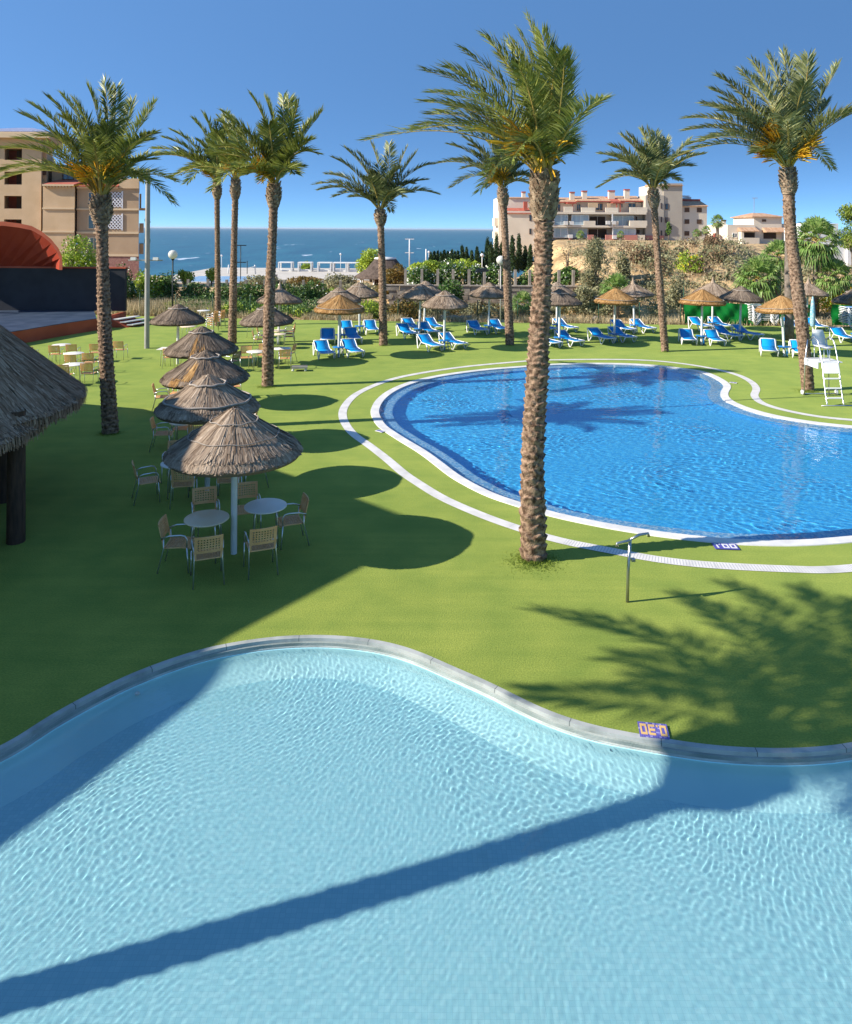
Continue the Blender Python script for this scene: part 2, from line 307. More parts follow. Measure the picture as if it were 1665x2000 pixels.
class MB:
    def __init__(s): s.v = []; s.f = []; s.m = []; s.r = []; s.s = []; s.mi = 0; s.sm = False; s.rv = .5
    def add(s, vs, fs):
        b = len(s.v); s.v += [tuple(q) for q in vs]
        for f in fs: s.f.append(tuple(b + i for i in f)); s.m.append(s.mi); s.r.append(s.rv); s.s.append(s.sm)
    def box(s, x0, y0, z0, x1, y1, z1):
        s.add([(x0, y0, z0), (x1, y0, z0), (x1, y1, z0), (x0, y1, z0), (x0, y0, z1), (x1, y0, z1), (x1, y1, z1), (x0, y1, z1)],
              [(0, 3, 2, 1), (4, 5, 6, 7), (0, 1, 5, 4), (1, 2, 6, 5), (2, 3, 7, 6), (3, 0, 4, 7)]); return s
    def hexa(s, p):
        s.add(p, [(0, 3, 2, 1), (4, 5, 6, 7), (0, 1, 5, 4), (1, 2, 6, 5), (2, 3, 7, 6), (3, 0, 4, 7)]); return s
    def bar(s, a, b, wd, th, up=(0, 0, 1)):
        a, b = Vector(a), Vector(b); d = (b - a).normalized(); u = Vector(up)
        sd = d.cross(u)
        if sd.length < 1e-4: sd = d.cross(Vector((1, 0, 0)))
        sd = sd.normalized() * wd / 2; uu = sd.cross(d).normalized() * th / 2
        return s.hexa([a - sd - uu, a + sd - uu, b + sd - uu, b - sd - uu, a - sd + uu, a + sd + uu, b + sd + uu, b - sd + uu])
    def tube(s, pts, r, seg=6, cap=True):
        pts = [Vector(p) for p in pts]; n = len(pts); rs = r if isinstance(r, (list, tuple)) else [r] * n
        old, s.sm = s.sm, True; b = len(s.v); prev = None; fs = []
        for i, p in enumerate(pts):
            t = (pts[min(i + 1, n - 1)] - pts[max(i - 1, 0)]).normalized()
            if prev is None:
                a = t.cross(Vector((0, 0, 1)))
                if a.length < .05: a = t.cross(Vector((0, 1, 0)))
            else: a = prev - t * prev.dot(t)
            a.normalize(); prev = a; c = t.cross(a)
            for k in range(seg):
                q = p + (a * math.cos(2 * math.pi * k / seg) + c * math.sin(2 * math.pi * k / seg)) * rs[i]
                s.v.append(tuple(q))
        for i in range(n - 1):
            for k in range(seg):
                k2 = (k + 1) % seg; fs.append((b + i * seg + k, b + i * seg + k2, b + (i + 1) * seg + k2, b + (i + 1) * seg + k))
        if cap: fs.append(tuple(b + k for k in reversed(range(seg)))); fs.append(tuple(b + (n - 1) * seg + k for k in range(seg)))
        for f in fs: s.f.append(f); s.m.append(s.mi); s.r.append(s.rv); s.s.append(True)
        s.sm = old; return s
    def lathe(s, prof, seg=24, c=(0, 0, 0)):
        old, s.sm = s.sm, True; b = len(s.v)
        for r, z in prof:
            for k in range(seg):
                a = 2 * math.pi * k / seg; s.v.append((c[0] + r * math.cos(a), c[1] + r * math.sin(a), c[2] + z))
        for i in range(len(prof) - 1):
            for k in range(seg):
                k2 = (k + 1) % seg
                s.f.append((b + i * seg + k, b + i * seg + k2, b + (i + 1) * seg + k2, b + (i + 1) * seg + k)); s.m.append(s.mi); s.r.append(s.rv); s.s.append(True)
        s.sm = old; return s
    def sphere(s, c, r, seg=16):
        n = seg // 2
        return s.lathe([(max(1e-4, r * math.sin(math.pi * i / n)), -r * math.cos(math.pi * i / n)) for i in range(n + 1)], seg, c)
    def prism(s, poly, z0, z1, axis='z'):
        n = len(poly)
        mk = (lambda a, b, c: (a, b, c)) if axis == 'z' else ((lambda a, b, c: (a, c, b)) if axis == 'y' else (lambda a, b, c: (c, a, b)))
        vs = [mk(a, b, z0) for a, b in poly] + [mk(a, b, z1) for a, b in poly]
        s.add(vs, [tuple(reversed(range(n))), tuple(range(n, 2 * n))] + [(i, (i + 1) % n, n + (i + 1) % n, n + i) for i in range(n)]); return s
    def build(s, name, mats, parent=None, bevel=0):
        me = bpy.data.meshes.new(name); me.from_pydata(s.v, [], s.f)
        for m in (mats if isinstance(mats, (list, tuple)) else [mats]): me.materials.append(m)
        me.polygons.foreach_set('material_index', s.m); me.polygons.foreach_set('use_smooth', s.s)
        a = me.attributes.new('rnd', 'FLOAT', 'FACE'); a.data.foreach_set('value', s.r)
        me.update()
        o = bpy.data.objects.new(name, me); COL.objects.link(o)
        if parent: o.parent = parent
        if bevel:
            bm = o.modifiers.new('bevel', 'BEVEL'); bm.width = bevel; bm.segments = 2; bm.limit_method = 'ANGLE'
        return o
def copy_tree(o, parent=None, loc=None, rz=None, label=None, group=None):
    c = o.copy(); COL.objects.link(c); c.parent = parent
    if loc is not None: c.location = loc
    if rz is not None: c.rotation_euler = (0, 0, rz)
    if label: c['label'] = label
    if group: c['group'] = group
    for ch in list(o.children):
        if ch.name in bpy.data.objects: copy_tree(ch, c)
    return c
def smooth_curve(pts, closed=True, step=.12):
    n = len(pts); out = []
    for i in range(n if closed else n - 1):
        g = lambda k: np.array(pts[k % n] if closed else pts[min(max(k, 0), n - 1)], float)
        p0, p1, p2, p3 = g(i - 1), g(i), g(i + 1), g(i + 2)
        m = max(2, int(np.linalg.norm(p2 - p1) / step))
        for j in range(m):
            t = j / m
            out.append(.5 * ((2 * p1) + (-p0 + p2) * t + (2 * p0 - 5 * p1 + 4 * p2 - p3) * t * t + (-p0 + 3 * p1 - 3 * p2 + p3) * t ** 3))
    return np.array(out)
def relax(c, k=6):
    for _ in range(k): c = c * .5 + (np.roll(c, 1, 0) + np.roll(c, -1, 0)) * .25
    return c
def offset(c, d):
    t = np.roll(c, -1, 0) - np.roll(c, 1, 0); t /= np.linalg.norm(t, axis=1)[:, None] + 1e-9
    nrm = np.stack([t[:, 1], -t[:, 0]], 1)
    area = .5 * np.sum(c[:, 0] * np.roll(c[:, 1], -1) - np.roll(c[:, 0], -1) * c[:, 1])
    return c + nrm * d * (1 if area > 0 else -1)          # d > 0: outwards
def inside(poly, X, Y):
    r = np.zeros(X.shape, bool); n = len(poly); j = n - 1
    for i in range(n):
        xi, yi = poly[i]; xj, yj = poly[j]
        if yi != yj:
            r ^= ((yi > Y) != (yj > Y)) & (X < (xj - xi) * (Y - yi) / (yj - yi) + xi)
        j = i
    return r
def sheet(name, outer, holes, z, m):
    loops = [[Vector((float(p[0]), float(p[1]), 0)) for p in c] for c in [outer] + holes]
    tris = tessellate_polygon(loops); vs = [(q.x, q.y, z) for lp in loops for q in lp]
    fs = []
    for a, b, c in tris:
        A, B, C = vs[a], vs[b], vs[c]
        cr = (B[0] - A[0]) * (C[1] - A[1]) - (B[1] - A[1]) * (C[0] - A[0])
        fs.append((a, b, c) if cr > 0 else (a, c, b))
    return np_obj(name, vs, fs, [m])
def ribbon(name, curves, mats, parent=None, uv=False, midx=None, smooth=False):
    "closed strips between successive curves [(xy, z)]"
    n = len(curves[0][0]); V = np.concatenate([np.column_stack([c, np.full(n, z)]) for c, z in curves])
    Fs = []; mi = []; i = np.arange(n); j = (i + 1) % n
    for k in range(len(curves) - 1):
        Fs.append(np.stack([k * n + i, k * n + j, (k + 1) * n + j, (k + 1) * n + i], 1)); mi += [midx[k] if midx else 0] * n
    o = np_obj(name, V, np.concatenate(Fs), mats, parent, midx=mi, smooth=smooth)
    if uv:
        c = curves[0][0]; d = np.linalg.norm(np.roll(c, -1, 0) - c, axis=1); s = np.concatenate([[0], np.cumsum(d)])
        u = o.data.uv_layers.new(name='UVMap'); arr = []
        for k in range(len(curves) - 1):
            a, b = k / (len(curves) - 1), (k + 1) / (len(curves) - 1)
            arr.append(np.stack([s[i], np.full(n, a), s[i + 1], np.full(n, a), s[i + 1], np.full(n, b), s[i], np.full(n, b)], 1))
        u.data.foreach_set('uv', np.concatenate(arr).ravel().astype(np.float32))
    return o

# ---------------------------------------------------------------- pools
def G(pts): return [tuple(P(x, y)[:2]) for x, y in pts]
deep_px = [(1035, 714), (944, 721), (861, 732), (806, 744), (764, 760), (737, 779), (725, 799), (726, 813), (737, 832), (756, 846), (784, 864), (817, 884),
           (850, 909), (878, 931), (916, 953), (958, 973), (1017, 992), (1070, 1008), (1140, 1023.5), (1188, 1033), (1260, 1045), (1320, 1053), (1395, 1061), (1460, 1065.6), (1560, 1067), (1665, 1060)]
deep_px2 = [(1665, 832), (1603, 825.5), (1555, 818.6), (1506, 809), (1467, 798), (1437.6, 786.4), (1425, 776.7), (1423, 767), (1429, 757), (1426, 750), (1414, 741.5), (1394.7, 731.8),
            (1369, 724), (1340, 720), (1290, 714), (1230, 710), (1150, 709), (1075, 711)]
ring_px = [(1035, 703.5), (930, 712.6), (861, 721), (806, 730), (764, 739), (723, 753), (687, 771), (666, 793), (661, 810), (665, 826), (681, 848.5), (712, 871), (750, 901), (778, 926), (806, 945),
           (850, 973), (897, 995), (958, 1020), (1013, 1038.6), (1070, 1056.6), (1128, 1070), (1188, 1080.6), (1260, 1095.6), (1350, 1107.6), (1460, 1115), (1560, 1119), (1665, 1118)]
ring_px2 = [(1665, 818.6), (1613, 813.8), (1564, 806), (1521, 796), (1494, 786.4), (1481.5, 773), (1486, 763), (1482.5, 753), (1471, 743.5), (1449, 732.7), (1418, 724), (1379, 716), (1340, 710), (1290, 704.5),
            (1230, 701.5), (1150, 701), (1075, 702)]
deep_out = relax(smooth_curve(G(deep_px) + [(10.5, 14.9), (13.6, 16.4), (16.5, 18.8), (17, 20.9), (15.2, 22.1)] + G(deep_px2)), 10)
ring_out = relax(smooth_curve(G(ring_px) + [(10.8, 13.9), (14.3, 15.5), (17.6, 18.3), (18.2, 21.2), (16, 22.8)] + G(ring_px2)), 10)
deep_in = offset(deep_out, -.27)
ring_in = offset(ring_out, -.27)
kids_px = [(-40, 1480), (24, 1448), (45, 1436), (75, 1412), (120, 1387), (180, 1355), (240, 1325), (300, 1301), (360, 1280), (420, 1263.5), (500, 1250), (560, 1244), (625, 1242), (700, 1247), (770, 1259), (830, 1279),
           (880, 1302), (960, 1336), (1014, 1364), (1071, 1391), (1128, 1411), (1173, 1423), (1245, 1436), (1308, 1447), (1380, 1457.5), (1460, 1463.5), (1540, 1465), (1600, 1462), (1665, 1454), (1740, 1440)]
kids_out = relax(smooth_curve(G(kids_px) + [(6.6, 8.7), (8, 8.3), (9, 6.5), (8, 4.2), (4, 2.6), (0, 2.2), (-4, 2.8), (-6.2, 4.4), (-6.3, 6.8)], step=.1), 8)
kids_mid = offset(kids_out, -.07); kids_in = offset(kids_out, -.10)

LAWN_FAR = [(-90, 54), (-30, 52), (-16, 49.6), (-8, 48.6), (0, 48), (10, 47.6), (17, 47.2), (24, 46.8), (60, 46)]
lawn = sheet('lawn', [(-90, -14), (60, -14)] + LAWN_FAR[::-1], [offset(deep_out, -.12), offset(kids_out, -.07)], 0, M['turf'])
tag(lawn, kind='structure')
_l = np.concatenate([[0], np.cumsum(np.linalg.norm(np.diff(ring_out, axis=0), axis=1))]); _at = lambda q: float(_l[np.argmin(np.linalg.norm(ring_out - np.array(q), axis=1))])
M['grate'] = grate_mat('grating', (_at(P(1100, 1064)[:2]), _at((17.6, 18.3))))
tag(ribbon('drain_strip', [(ring_out, .008), (ring_in, .008)], [M['grate']], uv=True), kind='structure')
tag(ribbon('pool_coping', [(offset(deep_out, .01), -.01), (deep_out, .016), (deep_in, .010), (offset(deep_in, -.004), -.16)], [M['coping']]), kind='structure')
c1, c2 = offset(deep_in, -.40), offset(deep_in, -.44)
tag(ribbon('pool_wall', [(offset(deep_in, .01), -.02), (deep_in, -.08), (offset(deep_in, -.04), -.10), (c1, -.125), (c2, -.14), (offset(c2, -.03), -.46)],
           [M['ledge_tile'], M['deep_tile']], midx=[0, 0, 0, 0, 1]), kind='structure')
tag(ribbon('kids_pool_coping', [(offset(kids_out, .01), -.02), (kids_out, .02), (kids_mid, .012), (offset(kids_mid, -.004), -.035), (offset(kids_mid, -.022), -.045), (offset(kids_mid, -.024), -.085), (kids_in, -.10), (offset(kids_in, -.004), -.17)],
           [M['kids_coping'], M['concrete_dark'], M['concrete']], uv=True, midx=[0, 0, 0, 1, 1, 2, 2]), kind='structure')
k = [offset(kids_in, .005), offset(kids_in, -.05), offset(kids_in, -.22), offset(kids_in, -.42), offset(kids_in, -.52)]
tag(ribbon('kids_pool_wall', [(k[0], -.10), (k[1], -.20), (k[2], -.29), (k[3], -.36), (k[4], -.38)], [M['kids_wall']], smooth=True), kind='structure')
for nm, c, z, m in (('pool_floor', offset(c2, .2), -.45, 'deep_tile'), ('kids_pool_floor', offset(kids_in, -.3), -.378, 'kids_tile')):
    x0, y0 = c.min(0); x1, y1 = c.max(0)
    X, Y = np.meshgrid(np.arange(x0, x1, .3), np.arange(y0, y1, .3))
    n0, n1 = X.shape; idx = np.arange(n0 * n1).reshape(n0, n1)
    f = np.stack([idx[:-1, :-1], idx[:-1, 1:], idx[1:, 1:], idx[1:, :-1]], -1).reshape(-1, 4)
    keep = inside(c, X + .15, Y + .15)[:-1, :-1].ravel()
    fl = np_obj(nm, np.column_stack([X.ravel(), Y.ravel(), np.full(X.size, z)]), f[keep], [M[m]]); tag(fl, kind='structure')
for nm in ('pool_floor', 'kids_pool_floor', 'pool_wall', 'kids_pool_wall'):
    bpy.data.objects[nm].cycles.is_caustics_receiver = True

def water(name, poly, z, res, waves, m, calm=False):
    x0, y0 = poly.min(0); x1, y1 = poly.max(0)
    X, Y = np.meshgrid(np.arange(x0, x1 + res, res), np.arange(y0, y1 + res, res))
    Z = np.zeros_like(X)
    warp = .08 * np.sin(X * 1.7 + Y * .9) + .06 * np.sin(Y * 2.3 - X * .6)
    rough = .62 + .38 * (.5 * np.sin(X * 1.1 + 1.3 * np.sin(Y * .8)) + .5 * np.sin(Y * 1.5 + 1.7 * np.sin(X * .7)))
    if calm:
        t_ = np.clip((Y - 5.4) / 3.4, 0, 1); patch = .5 + .5 * np.sin(X * .9 + 1.7 * np.sin(Y * .7 + .5) + .6 * np.sin(X * 2.3)) ; rough = (.24 + .42 * t_ * t_ * (3 - 2 * t_)) * (.40 + .75 * patch)
    for (kx, ky, a, ph) in waves: Z += a * np.sin(kx * (X + warp) + ky * (Y - warp) + ph)
    Z = Z * rough + z
    n0, n1 = X.shape; idx = np.arange(n0 * n1).reshape(n0, n1)
    f = np.stack([idx[:-1, :-1], idx[:-1, 1:], idx[1:, 1:], idx[1:, :-1]], -1).reshape(-1, 4)
    keep = inside(poly, X, Y)[:-1, :-1].ravel(); f = f[keep]
    used = np.unique(f); rm = np.full(X.size, -1); rm[used] = np.arange(len(used))
    o = np_obj(name, np.column_stack([X.ravel(), Y.ravel(), Z.ravel()])[used], rm[f], [m], smooth=True)
    o.cycles.is_caustics_caster = True
    return tag(o, kind='structure')
def wave_set(seed, n, l0, l1, slope, dirn=None, spread=math.pi):
    g = np.random.RandomState(seed); out = []
    for i in range(n):
        lam = math.exp(g.uniform(math.log(l0), math.log(l1))); a = g.uniform(-spread, spread) + (dirn or 0); kk = 2 * math.pi / lam
        out.append((kk * math.cos(a), kk * math.sin(a), slope / kk / math.sqrt(n) * 1.4, g.uniform(0, 6.28)))
    return out
WRES = .03
water('kids_pool_water', offset(kids_in, .012), -.118, .0115, wave_set(1, 34, .05, .15, .026) + wave_set(7, 14, .05, .12, .026, R(-35), .6) + wave_set(8, 10, .5, 1.4, .012), M['kids_water'], True)
water('pool_water', offset(deep_in, .006), -.012, .028, wave_set(3, 34, .13, .5, .045) + wave_set(9, 14, .12, .3, .045, R(60), .5) + wave_set(10, 8, 1.2, 3.0, .02), M['deep_water'])

# small grated strip across the coping where the walkway meets the big pool, and depth signs made of tiles
def sign(name, px, yaw, rows, cell, mats, label, bgm, wcell=None):
    p = P(*px); r = empty(name, (p.x, p.y, .012), yaw, label, 'sign')
    wc = wcell or cell; h, wd = len(rows), len(rows[0])
    MB().box(-wd * wc / 2 - wc, -h * cell / 2 - cell, 0, wd * wc / 2 + wc, h * cell / 2 + cell, .012).build('plate', bgm, r)
    i0 = 0; blank = lambda i: i >= wd or all(row[i] == '.' for row in rows)
    for i1 in range(wd + 1):
        if not blank(i1): continue
        if i1 > i0:
            mb = MB()
            for j, row in enumerate(rows):
                for i in range(i0, i1):
                    if row[i] != '.':
                        x = (i - wd / 2) * wc; y = (h / 2 - j - 1) * cell; mb.box(x, y, .012, x + wc, y + cell, .016)
            mb.build('digit', mats, r)
        i0 = i1 + 1
    return r
plate_m = tile_mat('blue_white_mosaic_plate', (.10, .08, .36), (.42, .38, .62), .026, (.3, .28, .5), .08, 1.4)
sign('depth_sign', (1277, 1430), R(-9), ['####.####.#.####', '#..#.#......#..#', '#..#.####...#..#', '#..#.#......#..#', '####.####...####'], .038, M['sign_y'],
     'mosaic depth tile with yellow digits on purple at the near pool edge', plate_m, .019)
sign('depth_sign', (1418, 1069), R(-4), ['##.#.####.####', '.#...#..#.#..#', '.#...#..#.#..#', '.#...#..#.#..#', '.#...####.####'], .036, M['sign_w'],
     'mosaic depth tile with white digits on blue beside the big pool', M['sign_b'], .028)
sign('depth_sign', (743, 843), R(-40), ['###.###', '#.#.#.#', '###.###'], .035, M['sign_b'], 'small white depth tile at the left end of the big pool', M['sign_w'], .03)
sign('depth_sign', (1433, 748), R(-30), ['###.###', '#.#.#.#', '###.###'], .035, M['sign_b'], 'small white depth tile at the inward bend of the far pool edge', M['sign_w'], .03)

# ---------------------------------------------------------------- terrain and sea
def sstep(a, b, x): t = np.clip((x - a) / (b - a), 0, 1); return t * t * (3 - 2 * t)
g = np.random.RandomState(5)
HN = [(g.uniform(-.5, .5), g.uniform(-.5, .5), g.uniform(0, 6.28), g.uniform(.1, .4)) for _ in range(30)]
def land(X, D):
    X = np.asarray(X, float); D = np.asarray(D, float); u = X / D
    nz = sum(a * np.sin(kx * X + ky * D + ph) for kx, ky, ph, a in HN) * .35
    hm = sstep(0, 1, (u - (.165 - .045 * sstep(60, 80, D))) / (.07 - .012 * sstep(60, 80, D)))
    base = 50.5 + 4 * sstep(.40, .55, u)
    brow = 76 - 8 * sstep(.30, .42, u)
    hill = 4.5 * np.clip((D - base) / (brow - base), 0, 1) ** .62 - .6 * sstep(78, 115, D)
    hill = hill * (1 - .5 * sstep(.405, .47, u) * (1 - sstep(95, 118, D))) + nz * .55 * sstep(52, 60, D) * (1 - .8 * sstep(72, 84, D))
    low = -.048 * np.clip(D - 62, 0, None) - 12 * sstep(178, 205, D) + nz * .12 * sstep(50, 56, D)
    mid = 1.5 * sstep(57.2, 57.5, D) * sstep(-.055, -.045, u) * (1 - sstep(85, 110, D))
    z = (low + mid) * (1 - hm) + hill * hm
    z -= 20 * sstep(215, 250, D) * hm
    return np.maximum(z - .05 * (1 - sstep(49, 53, D)), -14.6)
xs = np.concatenate([np.arange(-220, -60, 4), np.arange(-60, 60, .8), np.arange(60, 240, 4)]); ds = np.concatenate([np.arange(44, 90, .6), np.arange(90, 260, 2.5)])
X, D = np.meshgrid(xs, ds); Z = land(X, D)
far_y = np.interp(X, [p[0] for p in LAWN_FAR], [p[1] for p in LAWN_FAR])
D2 = np.where(D < far_y - .3, far_y - .3, D); Z = land(X, D2); Z = np.where(D2 < far_y + .1, -.06, Z)
n0, n1 = X.shape; idx = np.arange(n0 * n1).reshape(n0, n1)
f = np.stack([idx[:-1, :-1], idx[:-1, 1:], idx[1:, 1:], idx[1:, :-1]], -1).reshape(-1, 4)
f = f[(D2[1:, :-1] > D2[:-1, :-1] + .01).ravel()]
tag(np_obj('hillside', np.column_stack([X.ravel(), D2.ravel(), Z.ravel()]), f, [M['hill']], smooth=True), kind='structure')
tag(np_obj('sea', [(-40000, 120, -14), (40000, 120, -14), (40000, 60000, -14), (-40000, 60000, -14)], [(0, 1, 2, 3)], [M['sea']]), kind='structure')
def zl(x, d): return float(land(np.array([x]), np.array([d]))[0])

# ---------------------------------------------------------------- foliage helpers
def leaf_quads(C, size, g, up=.3, aspect=.55):
    n = len(C); d = g.normal(size=(n, 3)); d[:, 2] += up; d /= np.linalg.norm(d, axis=1)[:, None]
    e = g.normal(size=(n, 3)); e -= d * np.sum(d * e, 1)[:, None]; e /= np.linalg.norm(e, axis=1)[:, None]
    s = (size * g.uniform(.6, 1.4, n))[:, None]
    V = np.stack([C - d * s, C + e * s * aspect, C + d * s, C - e * s * aspect], 1).reshape(-1, 3)
    return V, np.arange(4 * n).reshape(n, 4)
def foliage(name, lumps, n, size, m, parent=None, seed=0, up=.3, aspect=.55, shell=.55, lowcut=-1):
    "leaves through the volume of several ellipsoid lumps [(cx, cy, cz, rx, ry, rz)]"
    g = np.random.RandomState(seed); L = np.array(lumps, float); wgt = L[:, 3] * L[:, 5]; wgt /= wgt.sum()
    k = g.choice(len(L), n, p=wgt); d = g.normal(size=(n, 3)); d /= np.linalg.norm(d, axis=1)[:, None]
    r = shell + (1.08 - shell) * g.uniform(0, 1, n) ** .7
    C = L[k, :3] + d * L[k, 3:6] * r[:, None]
    tone = g.uniform(0, 1, len(L))[k] * .45 + g.uniform(0, .55, n)
    V, Fq = leaf_quads(C, size, g, up, aspect)
    return np_obj(name, V, Fq, [m], parent, rnd=tone)
def lumps_for(w, d, h, n, g, z0=0):
    out = []; h = h - z0
    for _ in range(n):
        a = g.uniform(0, 6.28); r = g.uniform(0, 1) ** .6; s = g.uniform(.24, .44)
        zz = g.uniform(.14, .76) * (1 - .2 * r)
        out.append((w / 2 * r * .72 * math.cos(a), d / 2 * r * .72 * math.sin(a), z0 + h * zz, w * s * .78, d * s * .8, h * s * .8))
    return out
def shrub(name, loc, w, d, h, m, label, cat='shrub', n=900, size=.07, flowers=0, fm='flower', seed=1, lumps=9, group=None, stem=True, fsize=.05, zlow=0):
    g = np.random.RandomState(seed); r = empty(name, loc, 0, label, cat, group)
    L = lumps_for(w, d, h, lumps, g, zlow)
    foliage('foliage', L, int(n * 1.9), size * 1.15, M[m], r, seed)
    if stem:
        mb = MB()
        for i in range(5):
            a = g.uniform(0, 6.28); mb.tube([(0, 0, -.15), (.12 * w * math.cos(a), .12 * d * math.sin(a), h * .35), (.25 * w * math.cos(a), .25 * d * math.sin(a), h * .65)], [.03 * h, .02 * h, .008 * h], 5)
        mb.build('stem', M['smooth_bark'], r)
    if flowers:
        foliage('blossoms', [(a, b, c, rx * 1.05, ry * 1.05, rz * 1.05) for a, b, c, rx, ry, rz in L], flowers, fsize, M[fm], r, seed + 77, shell=.95, aspect=.9)
    return r

# ---------------------------------------------------------------- date palms
def bez(p0, p1, p2, t):
    t = t[:, None]; return (1 - t) ** 2 * p0 + 2 * t * (1 - t) * p1 + t * t * p2
def frond(acc, p0, pc, p1, g, nl=44, ll=.42, lw=.03, wind=-.12, droop=.18, tone=.4):
    V, Q, Rn, Mi = acc
    L = np.linalg.norm(pc - p0) + np.linalg.norm(p1 - pc)
    t = np.linspace(0, 1, 12); pts = bez(p0, pc, p1, t)
    tan = np.gradient(pts, axis=0); tan /= np.linalg.norm(tan, axis=1)[:, None]
    side = np.cross(tan, np.array([0, 0, 1.0])); nn = np.linalg.norm(side, axis=1)[:, None]
    side = np.where(nn > .15, side / (nn + 1e-6), np.cross(tan, np.array([.3, .95, 0])))
    side /= np.linalg.norm(side, axis=1)[:, None]; up = np.cross(side, tan)
    rw = np.interp(t, [0, .12, 1], [.042, .024, .004])[:, None] * min(1.6, lw / .03)
    b = len(V[0]) if False else sum(len(v) for v in V)
    ring = np.stack([pts + side * rw, pts + up * rw * .8, pts - side * rw, pts - up * rw * .5], 1)
    V.append(ring.reshape(-1, 3)); q = []
    for i in range(11):
        for k in range(4): q.append((b + i * 4 + k, b + i * 4 + (k + 1) % 4, b + (i + 1) * 4 + (k + 1) % 4, b + (i + 1) * 4 + k))
    Q.append(np.array(q)); Rn.append(np.full(44, .5)); Mi.append(np.full(44, 1))
    nl = int(nl * 1.5); tt = np.linspace(.16, .99, nl) + g.uniform(-.006, .006, nl); tt = np.clip(tt, 0, 1)
    base = bez(p0, pc, p1, tt)
    T = np.stack([np.interp(tt, t, tan[:, i]) for i in range(3)], 1); Sd = np.stack([np.interp(tt, t, side[:, i]) for i in range(3)], 1); U = np.stack([np.interp(tt, t, up[:, i]) for i in range(3)], 1)
    for sg in (-1, 1):
        ang = np.interp(tt, [.16, .5, 1], [1.2, .95, .5]) + g.uniform(-.13, .13, nl)
        vee = g.uniform(.15, .75, nl)
        dr = T * np.cos(ang)[:, None] + (sg * Sd * np.cos(vee)[:, None] + U * np.sin(vee)[:, None]) * np.sin(ang)[:, None]
        ln = ll * (1.2 if lw < .04 else 1.3) * np.interp(tt, [.16, .3, .55, .85, 1], [.5, .9, 1, .75, .5]) * g.uniform(.85, 1.12, nl)
        e = dr + np.array([wind, 0, -droop]) * g.uniform(.5, 1.5, nl)[:, None]
        e /= np.linalg.norm(e, axis=1)[:, None]
        tip = base + (dr * .45 + e * .55) * ln[:, None]; mid = base + dr * ln[:, None] * .42
        wv = np.cross(dr, U + g.normal(0, .35, (nl, 3))); wv /= np.linalg.norm(wv, axis=1)[:, None] + 1e-6; wv *= lw * (.44 if lw < .04 else .56)
        b = sum(len(v) for v in V)
        V.append(np.stack([base, mid + wv, tip, mid - wv], 1).reshape(-1, 3)); Q.append(b + np.arange(4 * nl).reshape(nl, 4))
        Rn.append(np.clip(tone + g.uniform(-.25, .3, nl), 0, 1)); Mi.append(np.zeros(nl))
def trunk_mesh(name, path, radii, pitch, K, amp, m, parent, seg=40, dz=.022, seed=0, bulge=None):
    "leaf-base scars spiral up a bent tapering trunk; path points and radii from the ground up"
    g = np.random.RandomState(seed); P_ = np.array([tuple(p) for p in path]); s = np.concatenate([[0], np.cumsum(np.linalg.norm(np.diff(P_, axis=0), axis=1))])
    n = int(s[-1] / dz) + 2; ss = np.linspace(0, s[-1], n)
    dense = smooth_curve([tuple(p) for p in P_], False, s[-1] / 60); dense = np.vstack([dense, P_[-1]])
    sd = np.concatenate([[0], np.cumsum(np.linalg.norm(np.diff(dense, axis=0), axis=1))]); sd *= s[-1] / sd[-1]
    C = np.stack([np.interp(ss, sd, dense[:, i]) for i in range(3)], 1); Rr = np.interp(ss, s, radii)
    th = np.linspace(0, 2 * math.pi, seg, endpoint=False); TH, SS = np.meshgrid(th, ss)
    pv = np.interp(ss, s, pitch if isinstance(pitch, (list, tuple)) else [pitch] * len(s)); rows = np.concatenate([[0], np.cumsum(np.diff(ss) / pv[1:])])[:, None]
    wob = .25 * np.sin(3 * TH + SS * 2.1) + .2 * np.sin(5 * TH - SS * 3.3)
    rr = rows + TH / (2 * math.pi) * 1.0 + wob * .6
    row = np.floor(rr); b = rr - row
    aa = TH / (2 * math.pi) * K + (row % 2) * .5 + .18 * np.sin(row * 12.9 + 3 * TH); a = np.abs((aa % 1) - .5) * 2
    cell = np.sin(row * 78.2 + np.floor(aa) * 37.7) * .5 + .5
    prof = np.where(b < .78, (b / .78) ** 1.3, (1 - b) / .22) * np.clip(1.15 - a ** 2.2, 0, 1)
    am = np.interp(ss, s, amp if isinstance(amp, (list, tuple)) else [amp] * len(s))[:, None]
    Rv = Rr[:, None] * (1 + .05 * np.sin(2 * TH + SS * .7) + .03 * np.sin(SS * 1.9 + 1)) + am * (prof * (.55 + .75 * cell) - .35)
    V = np.stack([C[:, 0][:, None] + Rv * np.cos(TH), C[:, 1][:, None] + Rv * np.sin(TH), np.repeat(C[:, 2][:, None], seg, 1) + am * .5 * prof], -1).reshape(-1, 3)
    i = np.arange(n - 1)[:, None]; k = np.arange(seg)[None]; k2 = (k + 1) % seg
    Fq = np.stack([i * seg + k, i * seg + k2, (i + 1) * seg + k2, (i + 1) * seg + k], -1).reshape(-1, 4)
    return np_obj(name, V, Fq, [m], parent, smooth=True)
